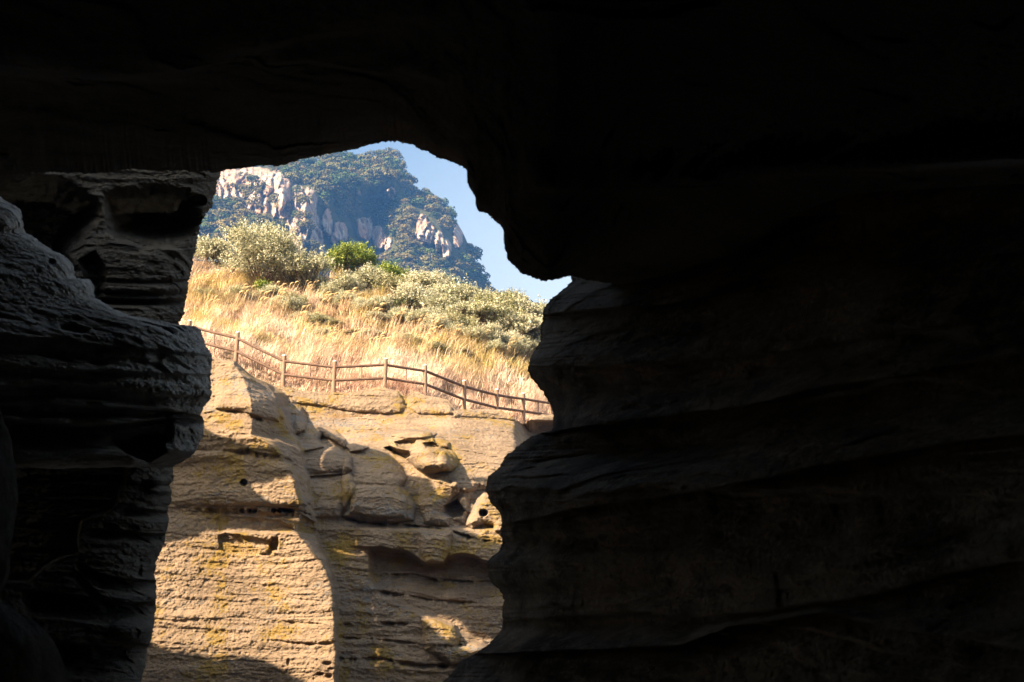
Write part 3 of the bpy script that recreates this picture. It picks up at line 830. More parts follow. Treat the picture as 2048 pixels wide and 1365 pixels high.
# ================================================================== GROUND and HILLSIDE
t = NT('ground_rock', 0.95, 0.1)
n1 = t.noise(t.coord(), 0.4, 8, 0.65)
t.l(t.ramp(n1, [(0.35, (0.06, 0.05, 0.04)), (0.65, (0.15, 0.12, 0.08))]), t.b.inputs['Base Color'])
t.l(t.bump(t.noise(t.coord(), 3.0, 8, 0.7), 0.6, 0.1), t.b.inputs['Normal'])
g = np.linspace(-1, 1, 121)
gx = np.sign(g) * np.abs(g) ** 3 * 1000
GX, GY = np.meshgrid(gx, gx)
GZ = -1.85 + 0.12 * fbm(np.stack([GX * 0.4, GY * 0.4, GX * 0], -1), 3, 8)
o = grid_obj('ground', np.stack([GX, GY + 300, GZ], -1), t.m)
tag(o, kind='structure')

POSTS = [(375, 702, 47.4), (471, 726, 47.0), (566, 773, 46.6), (667, 785, 46.4), (769, 780, 46.6), (850, 792, 47.2), (928, 822, 48.3), (993, 838, 49.4), (1047, 845, 50.4), (1104, 853, 51.4), (1165, 862, 52.4)]
PB = np.array([P(a, b, c) for a, b, c in POSTS])
bx = PB[:, 0]; by = PB[:, 1]; bz = PB[:, 2]
def base_y(x): return np.interp(x, bx, by, left=by[0])
def base_z(x): return np.where(x < bx[0], bz[0] + (bx[0] - x) * 0.15, np.interp(x, bx, bz))
CREST = [(200, 505), (350, 525), (420, 520), (520, 545), (600, 560), (680, 562), (760, 570), (850, 590), (950, 618), (1085, 650), (1200, 670)]
hx = np.linspace(-24, 9, 330); hy = np.linspace(-0.7, 22, 280)
HX, HD = np.meshgrid(hx, hy)
HY = base_y(HX) + HD
def hz0(x, hd):
    kx = np.ones(1)
    far = base_z(np.full_like(x, -6.0)) + (base_y(x) + hd - base_y(np.full_like(x, -6.0))) * 0.66 - 0.10 * (x + 6)
    nr = base_z(x) + np.where(hd > 0, hd * 0.62, hd * 1.6) - 0.10 * sstep(1.0, -0.3, hd)
    return nr + (far - nr) * sstep(0.5, 9.0, hd)
HZ = hz0(HX, HD)
HZ = HZ + 0.35 * fbm(np.stack([HX * 0.35, HY * 0.35, HX * 0], -1), 3, 15) * sstep(0.3, 2.5, HD)
px_, py_, d_ = proj(np.stack([HX, HY, HZ], -1))
above = py_ < lerpc(CREST, px_)
first = np.where(above.any(0), above.argmax(0), len(hy) - 1)
crest_hd = hy[first]
k = np.ones(25) / 25
crest_hd = np.convolve(np.pad(crest_hd, 12, mode='edge'), k, mode='valid')
over = (HD - crest_hd[None]).clip(0)
HZ = HZ - 0.55 * over - 0.08 * over ** 2 * np.exp(-over * 0.1)
HV = np.stack([HX, HY, HZ], -1)
t = NT('dry_soil', 0.95, 0.1)
n1 = t.noise(t.coord(), 1.2, 8, 0.7)
t.l(t.ramp(n1, [(0.3, (0.12, 0.07, 0.035)), (0.5, (0.24, 0.155, 0.085)), (0.7, (0.38, 0.28, 0.17))]), t.b.inputs['Base Color'])
t.l(t.bump(t.noise(t.coord(), 9.0, 8, 0.8), 1.0, 0.12), t.b.inputs['Normal'])
o = grid_obj('hillside', HV, t.m)
tag(o, kind='structure')
HPX, HPY, HPD = proj(HV)
def ground_at(px, py):
    e = (HPX - px) ** 2 + (HPY - py) ** 2 + np.where(over > 0.4, 1e4, 0)
    i = np.unravel_index(e.argmin(), e.shape)
    return HV[i]
def hill_z(x, y):
    i = np.interp(x, hx, np.arange(len(hx)))
    hd = y - base_y(x)
    j = np.interp(hd, hy, np.arange(len(hy)))
    i0 = np.clip(i.astype(int), 0, len(hx) - 2); j0 = np.clip(j.astype(int), 0, len(hy) - 2)
    fi, fj = i - i0, j - j0
    return (HZ[j0, i0] * (1 - fi) * (1 - fj) + HZ[j0, i0 + 1] * fi * (1 - fj) + HZ[j0 + 1, i0] * (1 - fi) * fj + HZ[j0 + 1, i0 + 1] * fi * fj)

# ------------------------------------------------------------------ dry grass
M_grass = tint_mat('dry_grass_blade', 0.75, 0.25, jitter=0.15, transl=0.25)
def blades(xy, h, w, lean, leand, colr, z=None):
    """Bent blades: 2 segments each. xy (n,2); h, w (n); lean direction angle, amount."""
    n = len(xy)
    x, y = xy[:, 0], xy[:, 1]
    if z is None: z = hill_z(x, y) - 0.02
    a = rng.uniform(0, math.pi, n)
    wx_, wy_ = np.cos(a) * w / 2, np.sin(a) * w / 2
    lx, ly = np.cos(lean) * leand, np.sin(lean) * leand
    V = np.zeros((n, 5, 3))
    V[:, 0] = np.stack([x - wx_, y - wy_, z], -1); V[:, 1] = np.stack([x + wx_, y + wy_, z], -1)
    mx, my, mz = x + lx * h * 0.35, y + ly * h * 0.35, z + h * 0.6
    V[:, 2] = np.stack([mx + wx_ * .8, my + wy_ * .8, mz], -1); V[:, 3] = np.stack([mx - wx_ * .8, my - wy_ * .8, mz], -1)
    V[:, 4] = np.stack([x + lx * h, y + ly * h, z + h * (1 - 0.35 * leand ** 2)], -1)
    b = np.arange(n)[:, None] * 5
    Q = b + np.array([[0, 1, 2, 3]]); T_ = b + np.array([[3, 2, 4]])
    C = np.repeat(colr, 5, 0)
    return V.reshape(-1, 3), Q, T_, C

N = 190000
gx_ = rng.uniform(-15.5, 5.0, N); hd_ = rng.uniform(-0.3, 14.5, N)
gy_ = base_y(gx_) + hd_
px_, py_, _ = proj(np.stack([gx_, gy_, hill_z(gx_, gy_)], -1))
cr = np.interp(gx_, hx, crest_hd)
keep = (hd_ < cr + 0.8) & (px_ > 340) & (px_ < 1160)
gx_, gy_, hd_, px_, py_, cr = (v[keep] for v in (gx_, gy_, hd_, px_, py_, cr))
q = np.stack([gx_ * 0.55, gy_ * 0.55, gx_ * 0], -1)
n1 = fbm(q, 4, 501); n2 = fbm(q * 2.2 + 9, 3, 521); n3 = fbm(q * 0.9 + 30, 3, 531)
straw = np.array([0.78, 0.60, 0.47]); pink = np.array([0.72, 0.49, 0.36]); yel = np.array([0.50, 0.40, 0.09]); brown = np.array([0.25, 0.16, 0.085]); olive = np.array([0.20, 0.19, 0.06])
n_ = len(gx_)
c = straw[None] * np.ones((n_, 1))
c = c + (pink - c) * sstep(-0.15, 0.25, n3)[:, None]
ym = sstep(0.02, 0.25, n1) * sstep(0.12, 0.30, (hd_ / 14)) * 0.8
for cx_, cy_, rx2, ry2, am in ((410, 605, 60, 16, 1), (450, 625, 70, 10, .7), (570, 630, 50, 14, .6), (640, 650, 70, 14, .7), (700, 695, 60, 12, 1), (730, 700, 60, 16, .8), (850, 700, 60, 12, .6), (960, 720, 80, 18, .8), (900, 690, 60, 14, .5), (500, 590, 40, 12, .5)):
    ym = np.maximum(ym, am * gau(cx_, cy_, rx2, ry2, px_, py_))
ym = np.clip(ym * (0.5 + 0.8 * rng.random(n_)), 0, 1)
c = c + (yel - c) * ym[:, None]
bm = sstep(-0.12, 0.2, n2) * sstep(2.5, 7.0, hd_) * 0.95
for cx_, cy_, rx2, ry2, am in ((400, 585, 30, 14, .8), (540, 610, 40, 14, .9), (620, 625, 60, 16, .9), (660, 640, 60, 12, .8), (560, 580, 60, 16, .8), (640, 770, 40, 8, .9), (750, 640, 50, 14, .6), (800, 665, 60, 12, .7), (740, 768, 30, 6, .9), (880, 660, 60, 12, .4)):
    bm = np.maximum(bm, am * gau(cx_, cy_, rx2, ry2, px_, py_))
bm = np.clip(bm * (0.4 + 0.9 * rng.random(n_)), 0, 0.95)
c = c + (brown - c) * bm[:, None]
om = sstep(0.1, 0.3, n1 * -1) * sstep(6, 10, hd_) * 0.7 * rng.random(n_)
c = c + (olive - c) * om[:, None]
tus = fbm(np.stack([gx_ * 1.8, gy_ * 1.8, gx_ * 0], -1), 3, 541)
c = c * rng.uniform(0.5, 1.2, (n_, 1)) * (1.0 + 0.8 * tus)[:, None].clip(0.4, 1.15)
hh = rng.uniform(0.14, 0.42, n_) * (0.75 + 0.7 * sstep(0, 3, hd_)) * (1 + 0.5 * n3) * (1 + 1.3 * tus).clip(0.3, 1.9)
hh = hh * (1 - 0.55 * bm)
kp = rng.random(n_) > 0.6 * bm
gx_, gy_, hd_, px_, py_, c, hh, bm, tus, n3 = (v_[kp] for v_ in (gx_, gy_, hd_, px_, py_, c, hh, bm, tus, n3)); n_ = len(gx_)
# long bleached stalks in loose swathes
ls = (fbm(np.stack([gx_ * 0.7, gy_ * 0.7, gx_ * 0 + 7], -1), 3, 561) > 0.08) & (rng.random(n_) < 0.045) & (hd_ > 1.2)
hh = np.where(ls, rng.uniform(0.45, 0.85, n_), hh)
c = np.where(ls[:, None], np.array([[0.78, 0.62, 0.44]]) * rng.uniform(0.8, 1.15, (n_, 1)), c)
V1, Q1, T1, C1 = blades(np.stack([gx_, gy_], -1), hh, rng.uniform(0.008, 0.026, n_), 2.5 * fbm(np.stack([gx_ * 0.8, gy_ * 0.8, gx_ * 0], -1), 2, 551) * (1 - ls) + rng.normal(-0.2, 0.7, n_) * (1 - 0.6 * ls), np.where(ls, rng.uniform(0.25, 0.65, n_), rng.uniform(0.1, 1.1, n_)), c)
o = mesh_np('dry_grass', V1, Q1, M_grass, smooth=False, col=C1, tris=T1)
tag(o, 'pale straw and yellow-green dry grass covering the slope behind the railing', 'grass', kind='stuff')

# ------------------------------------------------------------------ silvergrass clumps with plumes
M_plume = tint_mat('silvergrass_plume', 0.8, 0.2, jitter=0.1, transl=0.3)
def tube_strip(pts, rad, sides=4):
    """Vertices and quads of a thin tube along pts (n,3) with radii rad (n)."""
    n = len(pts)
    d = np.gradient(pts, axis=0); d /= np.linalg.norm(d, axis=1)[:, None] + 1e-9
    ref = np.where(np.abs(d[:, 2:3]) < 0.9, np.array([[0, 0, 1.0]]), np.array([[1.0, 0, 0]]))
    a = np.cross(d, ref); a /= np.linalg.norm(a, axis=1)[:, None] + 1e-9
    b = np.cross(d, a)
    an = np.linspace(0, 2 * math.pi, sides, endpoint=False)
    V = pts[:, None] + (a[:, None] * np.cos(an)[None, :, None] + b[:, None] * np.sin(an)[None, :, None]) * np.asarray(rad)[:, None, None]
    i = np.arange(n - 1)[:, None] * sides + np.arange(sides)[None]
    j = np.arange(n - 1)[:, None] * sides + (np.arange(sides)[None] + 1) % sides
    Fq = np.stack([i, j, j + sides, i + sides], -1).reshape(-1, 4)
    return V.reshape(-1, 3), Fq

def join(parts):
    Vs, Fs, off = [], [], 0
    for v, f in parts:
        Vs.append(v); Fs.append(f + off); off += len(v)
    return np.concatenate(Vs), np.concatenate(Fs)

def clump_mesh(ns_, hgt, spread, seed):
    r = np.random.default_rng(seed)
    stems, plumes = [], []
    for s_ in range(ns_):
        h = hgt * r.uniform(0.72, 1.08); a0 = r.uniform(-0.5, 0.5); bx_ = r.normal(0, spread); by_ = r.normal(0, spread)
        t_ = np.linspace(0, 1, 7)
        out = r.uniform(0.12, 0.42) * h
        pts = np.stack([bx_ + out * t_ ** 1.6, by_ + 0.15 * out * a0 * t_, h * (t_ - 0.06 * t_ ** 3)], -1)
        stems.append(tube_strip(pts, np.linspace(0.011, 0.006, 7), 3))
        # nodding plume
        t2 = np.linspace(0, 1, 6)
        L = r.uniform(0.16, 0.28)
        d0 = pts[-1] - pts[-2]; d0 /= np.linalg.norm(d0)
        pp = pts[-1] + d0 * (t2[:, None] * L) + np.stack([0.10 * t2 ** 2, 0 * t2, -0.12 * t2 ** 2.2], -1)
        plumes.append(tube_strip(pp, np.array([0.008, 0.022, 0.026, 0.022, 0.014, 0.003]), 5))
    return join(stems), plumes

def leaf_blades(ns_, hgt, spread, seed):
    r = np.random.default_rng(seed)
    P_ = []
    for s_ in range(ns_):
        h = hgt * r.uniform(0.4, 0.8); a0 = r.uniform(0, 6.28); o_ = r.uniform(0.2, 0.6) * h
        t_ = np.linspace(0, 1, 5)
        pts = np.stack([r.normal(0, spread) + math.cos(a0) * o_ * t_ ** 2 + 0.15 * h * t_, r.normal(0, spread) + math.sin(a0) * o_ * t_ ** 2, h * (t_ - 0.3 * t_ ** 3)], -1)
        P_.append(tube_strip(pts, np.linspace(0.012, 0.003, 5), 3))
    return join(P_)

cl_protos = []
for k in range(4):
    (sv_, sf), plist = clump_mesh(7 + 2 * k, 1.15, 0.13 + 0.02 * k, 900 + k)
    lv, lf = leaf_blades(34, 0.95, 0.15, 950 + k)
    root = empty('silvergrass_clump', (0, 0, 0))
    cc = np.array([0.62, 0.45, 0.22])
    st_, sf_ = join([(sv_, sf), (lv, lf)])
    mesh_np('stems', st_, sf_, M_plume, root, col=np.tile(np.array([0.68, 0.50, 0.29]), (len(st_), 1)))
    for pv, pf in plist: mesh_np('plume', pv, pf, M_plume, root, col=np.tile(np.array([0.66, 0.49, 0.26]), (len(pv), 1)))
    cl_protos.append(root)

def copy_tree(o, parent=None):
    c = o.copy(); COL.objects.link(c); c.parent = parent
    for ch in o.children: copy_tree(ch, c)
    return c

def place(protos, used, k, loc, rz, sc):
    p = protos[k]
    if k in used: p = copy_tree(p)
    used.add(k)
    p.location = loc; p.rotation_euler = (0, 0, rz); p.scale = sc
    return p

used = set()
GRP = 'plumed silvergrass clumps on the slope'
clumps = [(506, 640, 1.15, 'tall plumed silvergrass leaning right just below the big silver-leaved shrub'),
          (690, 630, 1.1, 'upright silvergrass clump with six pale plumes in front of the silver thicket'),
          (470, 625, 1.0, None), (548, 628, 1.05, None), (590, 665, 0.95, None), (520, 675, 0.9, None), (640, 640, 0.9, 'plumed silvergrass just left of the six-plumed upright clump'), (610, 600, 0.7, None), (738, 655, 0.9, 'plumed silvergrass below the gap between green bush and thicket'), (790, 668, 0.9, None),
          (860, 682, 1.0, 'broad silvergrass clump with pale plumes, uphill from the bend of the railing'),
          (830, 672, 0.85, None), (905, 690, 0.8, None), (745, 728, 0.9, 'silvergrass clump right behind the railing, beyond the fifth visible post from the left'), (850, 712, 0.9, 'silvergrass clump directly uphill of the post where the railing starts to fall'), (650, 700, 0.75, 'small plumed clump uphill behind the third railing post'), (770, 705, 0.8, None), (420, 640, 0.8, 'plumed silvergrass beside the cave pillar, lowest on that side'), (960, 700, 0.7, None), (1010, 715, 0.7, 'silvergrass clump nearest the right cave wall'), (455, 575, 0.8, 'plumed silvergrass at the left foot of the largest dome-shaped shrub'),
          (395, 600, 0.9, 'plumed silvergrass half hidden by the cave pillar'), (560, 575, 0.7, 'plumes poking up between the two biggest silver shrubs'), (700, 700, 0.7, None)]
for i, (a, b, s_, lab) in enumerate(clumps):
    loc = ground_at(a, b) - np.array([0, 0, 0.03])
    o = place(cl_protos, used, i % 4, loc, random.uniform(-0.6, 0.5), (s_ * random.uniform(0.9, 1.1),) * 3)
    tag(o, lab or 'small plumed silvergrass clump in the middle of the dry grass slope', 'grass clump', GRP)

# ------------------------------------------------------------------ shrubs
M_silver = tint_mat('silvery_leaf', 0.55, 0.4, jitter=0.1, transl=0.15)
M_bark = NT('bark', 0.9, 0.1); M_bark.b.inputs['Base Color'].default_value = (0.12, 0.075, 0.045, 1)
nb = M_bark.noise(M_bark.coord(), 14, 5, 0.7); M_bark.l(M_bark.ramp(nb, [(0.3, (0.07, 0.045, 0.03)), (0.7, (0.2, 0.13, 0.08))]), M_bark.b.inputs['Base Color'])
M_bark = M_bark.m

def shrub_proto(w, h, nleaf, pal, seed, leaf=0.037, lobes=16):
    r = np.random.default_rng(seed)
    root = empty('shrub', (0, 0, 0))
    C = []; Rr = []
    for k in range(lobes):
        a = r.uniform(0, 2 * math.pi); e = r.uniform(0, 1) ** 0.6
        rr = math.sqrt(r.uniform(0, 1)) * 0.72
        zc = (0.18 + 0.62 * e * math.sqrt(1 - rr * rr * 0.9))
        C.append((math.cos(a) * rr * w / 2, math.sin(a) * rr * w / 2, zc * h)); Rr.append(r.uniform(0.17, 0.30) * min(w, h * 1.3))
    C = np.array(C); Rr = np.array(Rr)
    # sprigs on the lobes, leaves round each sprig
    nsp = nleaf // 14
    li = r.integers(0, lobes, nsp)
    dr = r.normal(0, 1, (nsp, 3)); dr[:, 2] = np.abs(dr[:, 2]) * 0.9 + 0.1 * dr[:, 2]; dr /= np.linalg.norm(dr, axis=1)[:, None]
    sp0 = C[li] + dr * (Rr[li] * r.uniform(0.15, 1.12, nsp) ** 0.7)[:, None]
    spl = r.uniform(0.12, 0.26, nsp) * np.where(r.random(nsp) < 0.3, 1.7, 1.0)
    spd = dr + np.array([0, 0, 0.7]) + r.normal(0, 0.3, (nsp, 3)); spd /= np.linalg.norm(spd, axis=1)[:, None]
    tone = r.random(nsp)
    t_ = r.uniform(0, 1, (nsp, 14))
    c = sp0[:, None] + spd[:, None] * (t_ * spl[:, None])[..., None] + r.normal(0, 0.025, (nsp, 14, 3))
    c = c.reshape(-1, 3); n = len(c)
    a1 = r.normal(0, 1, (n, 3)); a1 /= np.linalg.norm(a1, axis=1)[:, None]
    a2 = r.normal(0, 1, (n, 3)); a2 -= (a2 * a1).sum(1)[:, None] * a1; a2 /= np.linalg.norm(a2, axis=1)[:, None]
    L = leaf * r.uniform(0.6, 1.3, n)[:, None]; W = L * 0.5
    V = np.stack([c - a1 * L, c + a2 * W, c + a1 * L, c - a2 * W], 1).reshape(-1, 3)
    V[:, 2] = np.maximum(V[:, 2], 0.0)
    Q = np.arange(n * 4).reshape(-1, 4)
    pal = np.array(pal)
    wsel = r.random(n) * 0.55 + np.repeat(tone, 14) * 0.45
    idx = np.clip((wsel * len(pal)).astype(int), 0, len(pal) - 1)
    colr = np.repeat(pal[idx] * r.uniform(0.8, 1.2, (n, 1)), 4, 0)
    mesh_np('foliage', V, Q, M_silver, root, smooth=False, col=colr)
    br = []
    for k in range(min(lobes, 14)):
        p0 = np.array([r.normal(0, 0.06), r.normal(0, 0.06), -0.05]); p3 = C[k]
        t2 = np.linspace(0, 1, 6)[:, None]
        mid = (p0 + p3) / 2 + np.array([0, 0, -0.12]) + r.normal(0, 0.05, 3)
        pts = (1 - t2) ** 2 * p0 + 2 * t2 * (1 - t2) * mid + t2 ** 2 * p3
        br.append(tube_strip(pts, np.linspace(0.035, 0.01, 6), 5))
        for m in range(5):
            dr_ = r.normal(0, 1, 3); dr_ /= np.linalg.norm(dr_)
            e_ = p3 + dr_ * Rr[k] * 0.9
            br.append(tube_strip(np.array([p3, (p3 + e_) / 2 + r.normal(0, 0.02, 3), e_]), [0.01, 0.007, 0.004], 3))
    v, f = join(br)
    mesh_np('branches', v, f, M_bark, root)
    return root

SIL = [(0.07, 0.08, 0.03), (0.16, 0.165, 0.07), (0.32, 0.31, 0.17), (0.50, 0.48, 0.31), (0.70, 0.67, 0.49), (0.84, 0.81, 0.66)]
GRN = [(0.035, 0.06, 0.01), (0.08, 0.13, 0.015), (0.16, 0.22, 0.02), (0.27, 0.31, 0.03), (0.42, 0.42, 0.07)]
DRK = [(0.03, 0.045, 0.015), (0.06, 0.075, 0.02), (0.10, 0.11, 0.03), (0.17, 0.17, 0.07)]
BRN = [(0.16, 0.10, 0.05), (0.26, 0.18, 0.09), (0.34, 0.29, 0.16), (0.5, 0.44, 0.3), (0.2, 0.2, 0.09)]
big = shrub_proto(4.1, 2.6, 52000, SIL, 1, lobes=30)
big.location = ground_at(522, 572) - np.array([0, 0, 0.1]); tag(big, 'largest silver-leaved shrub, a tall dome on the crest of the slope', 'shrub')
b2 = shrub_proto(2.6, 1.9, 28000, SIL, 2, lobes=18)
b2.location = ground_at(606, 592) - np.array([0, 0, 0.1]); tag(b2, 'silver-leaved shrub with dark gaps, just downhill and right of the tallest dome-shaped shrub', 'shrub')
b3 = shrub_proto(1.8, 1.2, 14000, SIL, 3, lobes=10)
b3.location = ground_at(418, 530) - np.array([0, 0, 0.1]); tag(b3, 'low grey-green shrub on the crest beside the cave pillar', 'shrub')
g1 = shrub_proto(2.2, 1.7, 26000, GRN, 4, lobes=16)
g1.location = ground_at(700, 562) - np.array([0, 0, 0.1]); tag(g1, 'bright green rounded bush on the crest among silver shrubs', 'shrub')
g2 = shrub_proto(2.0, 1.1, 14000, GRN, 5, lobes=12)
g2.location = ground_at(775, 585) - np.array([0, 0, 0.0]); tag(g2, 'low green bush trailing downhill from the bright rounded green bush', 'shrub')
g3 = shrub_proto(1.1, 0.8, 5000, DRK, 6, lobes=9)
g3.location = ground_at(805, 632) - np.array([0, 0, 0.1]); tag(g3, 'small dark green bush at the lower edge of the silver thicket', 'shrub')
g4 = shrub_proto(0.55, 0.62, 2200, GRN, 7, lobes=6)
g4.location = ground_at(524, 592) - np.array([0, 0, 0.05]); tag(g4, 'tiny bright green bush in dry grass at the foot of the largest shrub', 'shrub')
g5 = shrub_proto(1.1, 0.9, 4000, DRK, 8, lobes=8)
g5.location = ground_at(1072, 690) - np.array([0, 0, 0.05]); tag(g5, 'dark green bush at the lower end of the thicket by the cave wall', 'shrub')
MIXA = SIL[:3] + [(0.20, 0.22, 0.06), (0.33, 0.29, 0.12)] + SIL[3:]; MIXB = BRN[1:3] + SIL[1:] + SIL[3:]
SILB = SIL
protos = [shrub_proto(2.3, 1.6, 21000, [SILB, SIL, MIXA, MIXB][k], 20 + k, lobes=[18, 12, 14, 20][k]) for k in range(4)] + [shrub_proto(1.9, 0.75, 10000, BRN, 30, lobes=12)]
used = set()
mass = [(690, 600, .75), (740, 590, .85), (795, 598, 1.0), (850, 605, 1.05), (905, 620, 1.0), (955, 628, .95), (1005, 645, .95), (1055, 660, .95), (1100, 668, 1.0),
        (720, 608, .7), (770, 615, .85), (830, 630, .95), (885, 642, 1.0), (935, 655, .95), (985, 668, .95), (1035, 682, .95), (1085, 695, .95),
        (860, 655, .7), (915, 672, .7), (970, 688, .7), (660, 612, .6), (650, 585, .65), (1020, 630, .8), (870, 590, .8), (930, 605, .8)]
MASS_LAB = {0: 'small silver shrub squeezed directly below the bright green rounded bush', 1: 'silver shrub on the skyline just right of the bright green rounded bush',
            2: 'silver shrub on the skyline above the small dark green bush', 3: 'silver shrub on the thicket skyline below the paired white pillars of the mountain',
            5: 'mixed green and silver shrub on the skyline where the mountain flank meets the thicket', 7: 'silver shrub at the lower right end of the skyline, under the far ridge',
            8: 'silver shrub partly hidden behind the edge of the right cave wall', 16: 'silver shrub low on the slope touching the right cave wall', 19: 'low silver shrub at the bottom edge of the thicket above the railing bend',
            22: 'silver shrub in the thicket just uphill of the one touching the cave wall'}
for i, (a, b, s_) in enumerate(mass):
    k = 4 if i in (9, 20, 21, 10) else i % 4
    o = place(protos, used, k, ground_at(a, b) - np.array([0, 0, 0.08]), random.uniform(0, 6.28), (s_, s_ * random.uniform(0.85, 1.15), s_ * random.uniform(0.8, 1.15) * (0.85 if i in (0, 1, 9) else 0.74)))
    if k == 4: tag(o, 'low brown-tinged twiggy shrub in the gap below the bright green bush', 'shrub', 'brown shrubs between the green bush and the thicket')
    else: tag(o, MASS_LAB.get(i, 'silver-leaved shrub merged into the middle of the long thicket'), 'shrub', 'silver shrubs of the thicket')
low = [(590, 628, .45), (545, 600, .42), (640, 655, .35), (560, 615, .3), (1030, 715, .5), (985, 712, .4)]
scrub = [(560, 640, .22), (605, 648, .26), (668, 655, .2), (705, 668, .24), (745, 672, .2), (480, 598, .28), (445, 612, .2), (640, 672, .2), (585, 612, .3), (680, 622, .32), (815, 690, .26), (870, 705, .24), (925, 712, .28), (760, 645, .3), (410, 596, .24), (500, 655, .18)]
fill = [(655, 600, .4), (690, 618, .42), (725, 632, .42), (760, 628, .45), (800, 646, .4), (840, 655, .45), (875, 668, .45), (905, 680, .42), (945, 690, .45), (980, 698, .42), (1015, 700, .45), (1050, 705, .4), (1075, 712, .45), (895, 650, .55), (1000, 660, .55), (1060, 680, .5), (700, 590, .5), (820, 612, .55)]
for i, (a, b, s_) in enumerate(fill):
    o = place(protos, used, [0, 1, 3, 0][i % 4], ground_at(a, b) - np.array([0, 0, 0.05]), random.uniform(0, 6.28), (s_, s_, s_ * 1.1))
    tag(o, 'knee-high silver shrub on the ragged lower fringe of the thicket', 'shrub', 'small silver shrubs along the lower fringe of the thicket')
for i, (a, b, s_) in enumerate(scrub):
    o = place(protos, used, [4, 3, 2][i % 3], ground_at(a, b) - np.array([0, 0, 0.05]), random.uniform(0, 6.28), (s_ * 1.7, s_ * 1.7, s_))
    tag(o, 'ankle-high brown and olive scrub patch sunk in the dry grass', 'shrub', 'low scrub patches in the dry grass')
for i, (a, b, s_) in enumerate(low):
    o = place(protos, used, i % 4, ground_at(a, b) - np.array([0, 0, 0.05]), random.uniform(0, 6.28), (s_, s_, s_))
    tag(o, ['small low silver shrub in dry grass downhill of the dark-gapped silver shrub', 'tiny silver shrub at the foot of the largest dome-shaped shrub', 'tiny silver shrub lowest on the slope, midway down the dry grass', 'very tiny silver shrub beside the tiny bright green bush', 'small silver shrub near the cave wall, above the last fence posts', 'small silver shrub in dry grass above the falling part of the railing'][i], 'shrub', 'small silver shrubs in the grass')

# ================================================================== FENCE
t = NT('red_brown_wood', 0.7, 0.25)
n1 = t.noise(t.coord((1, 1, 1)), 9, 6, 0.7)
t.l(t.ramp(n1, [(0.3, (0.085, 0.05, 0.034)), (0.6, (0.165, 0.10, 0.07)), (0.8, (0.30, 0.20, 0.145))]), t.b.inputs['Base Color'])
t.l(t.bump(t.noise(t.coord((4, 4, 0.6)), 12, 5, 0.7), 0.4, 0.02), t.b.inputs['Normal'])
M_wood = t.m
t = NT('weathered_post_wood', 0.75, 0.2)
n1 = t.noise(t.coord((3, 3, 0.7)), 10, 6, 0.7)
t.l(t.ramp(n1, [(0.3, (0.15, 0.09, 0.06)), (0.6, (0.27, 0.17, 0.115)), (0.8, (0.40, 0.29, 0.21))]), t.b.inputs['Base Color'])
t.l(t.bump(n1, 0.5, 0.02), t.b.inputs['Normal'])
M_post = t.m
t = NT('bleached_wood', 0.6, 0.3)
n1 = t.noise(t.coord(), 20, 4, 0.6)
t.l(t.ramp(n1, [(0.3, (0.6, 0.52, 0.45)), (0.7, (0.8, 0.76, 0.7))]), t.b.inputs['Base Color'])
M_cap = t.m

fence = empty('fence', PB[3])
tag(fence, 'brown log railing with two rails running along the cliff edge', 'fence')
PH_ = 1.06
def rel(v): return v - PB[3]
for i, b in enumerate(PB):
    z_ = np.array([-0.35, 0.0, 0.5, PH_ - 0.05, PH_])
    pts = rel(b)[None] + np.stack([z_ * 0.012 * math.sin(i * 2.1), z_ * 0, z_], -1)
    v, f = tube_strip(pts, [0.076, 0.074, 0.072, 0.070, 0.068], 14)
    post = mesh_np('post', v, f, M_post, fence)
    top = pts[-1]
    zz_ = np.array([-0.012, 0.012, 0.028, 0.038, 0.040])
    v, f = tube_strip(top[None] + np.stack([zz_ * 0, zz_ * 0, zz_], -1), [0.0725, 0.072, 0.052, 0.022, 0.001], 14)
    mesh_np('cap', v, f, M_cap, post)
for i in range(len(PB) - 1):
    a, b = rel(PB[i]), rel(PB[i + 1])
    for hh_ in (0.86, 0.40):
        t_ = np.linspace(0.0, 1.0, 9)[:, None]
        pts = a + (b - a) * t_ + np.array([0, -0.02, hh_])
        pts[:, 2] -= 0.002 * np.sin(np.linspace(0, math.pi, 9))
        v, f = tube_strip(pts, np.full(9, 0.046) * (1 + 0.05 * np.sin(np.arange(9) * 1.7 + i)), 10)
        mesh_np('rail', v, f, M_wood, fence)
    m = a + (b - a) * (0.53 + 0.02 * math.sin(i * 3)) + np.array([0, -0.02, 0])
    v, f = tube_strip(np.array([m + [0, 0, 0.40], m + [0, 0, 0.62], m + [0, 0, 0.86]]), [0.024] * 3, 8)
    mesh_np('baluster', v, f, M_post, fence)

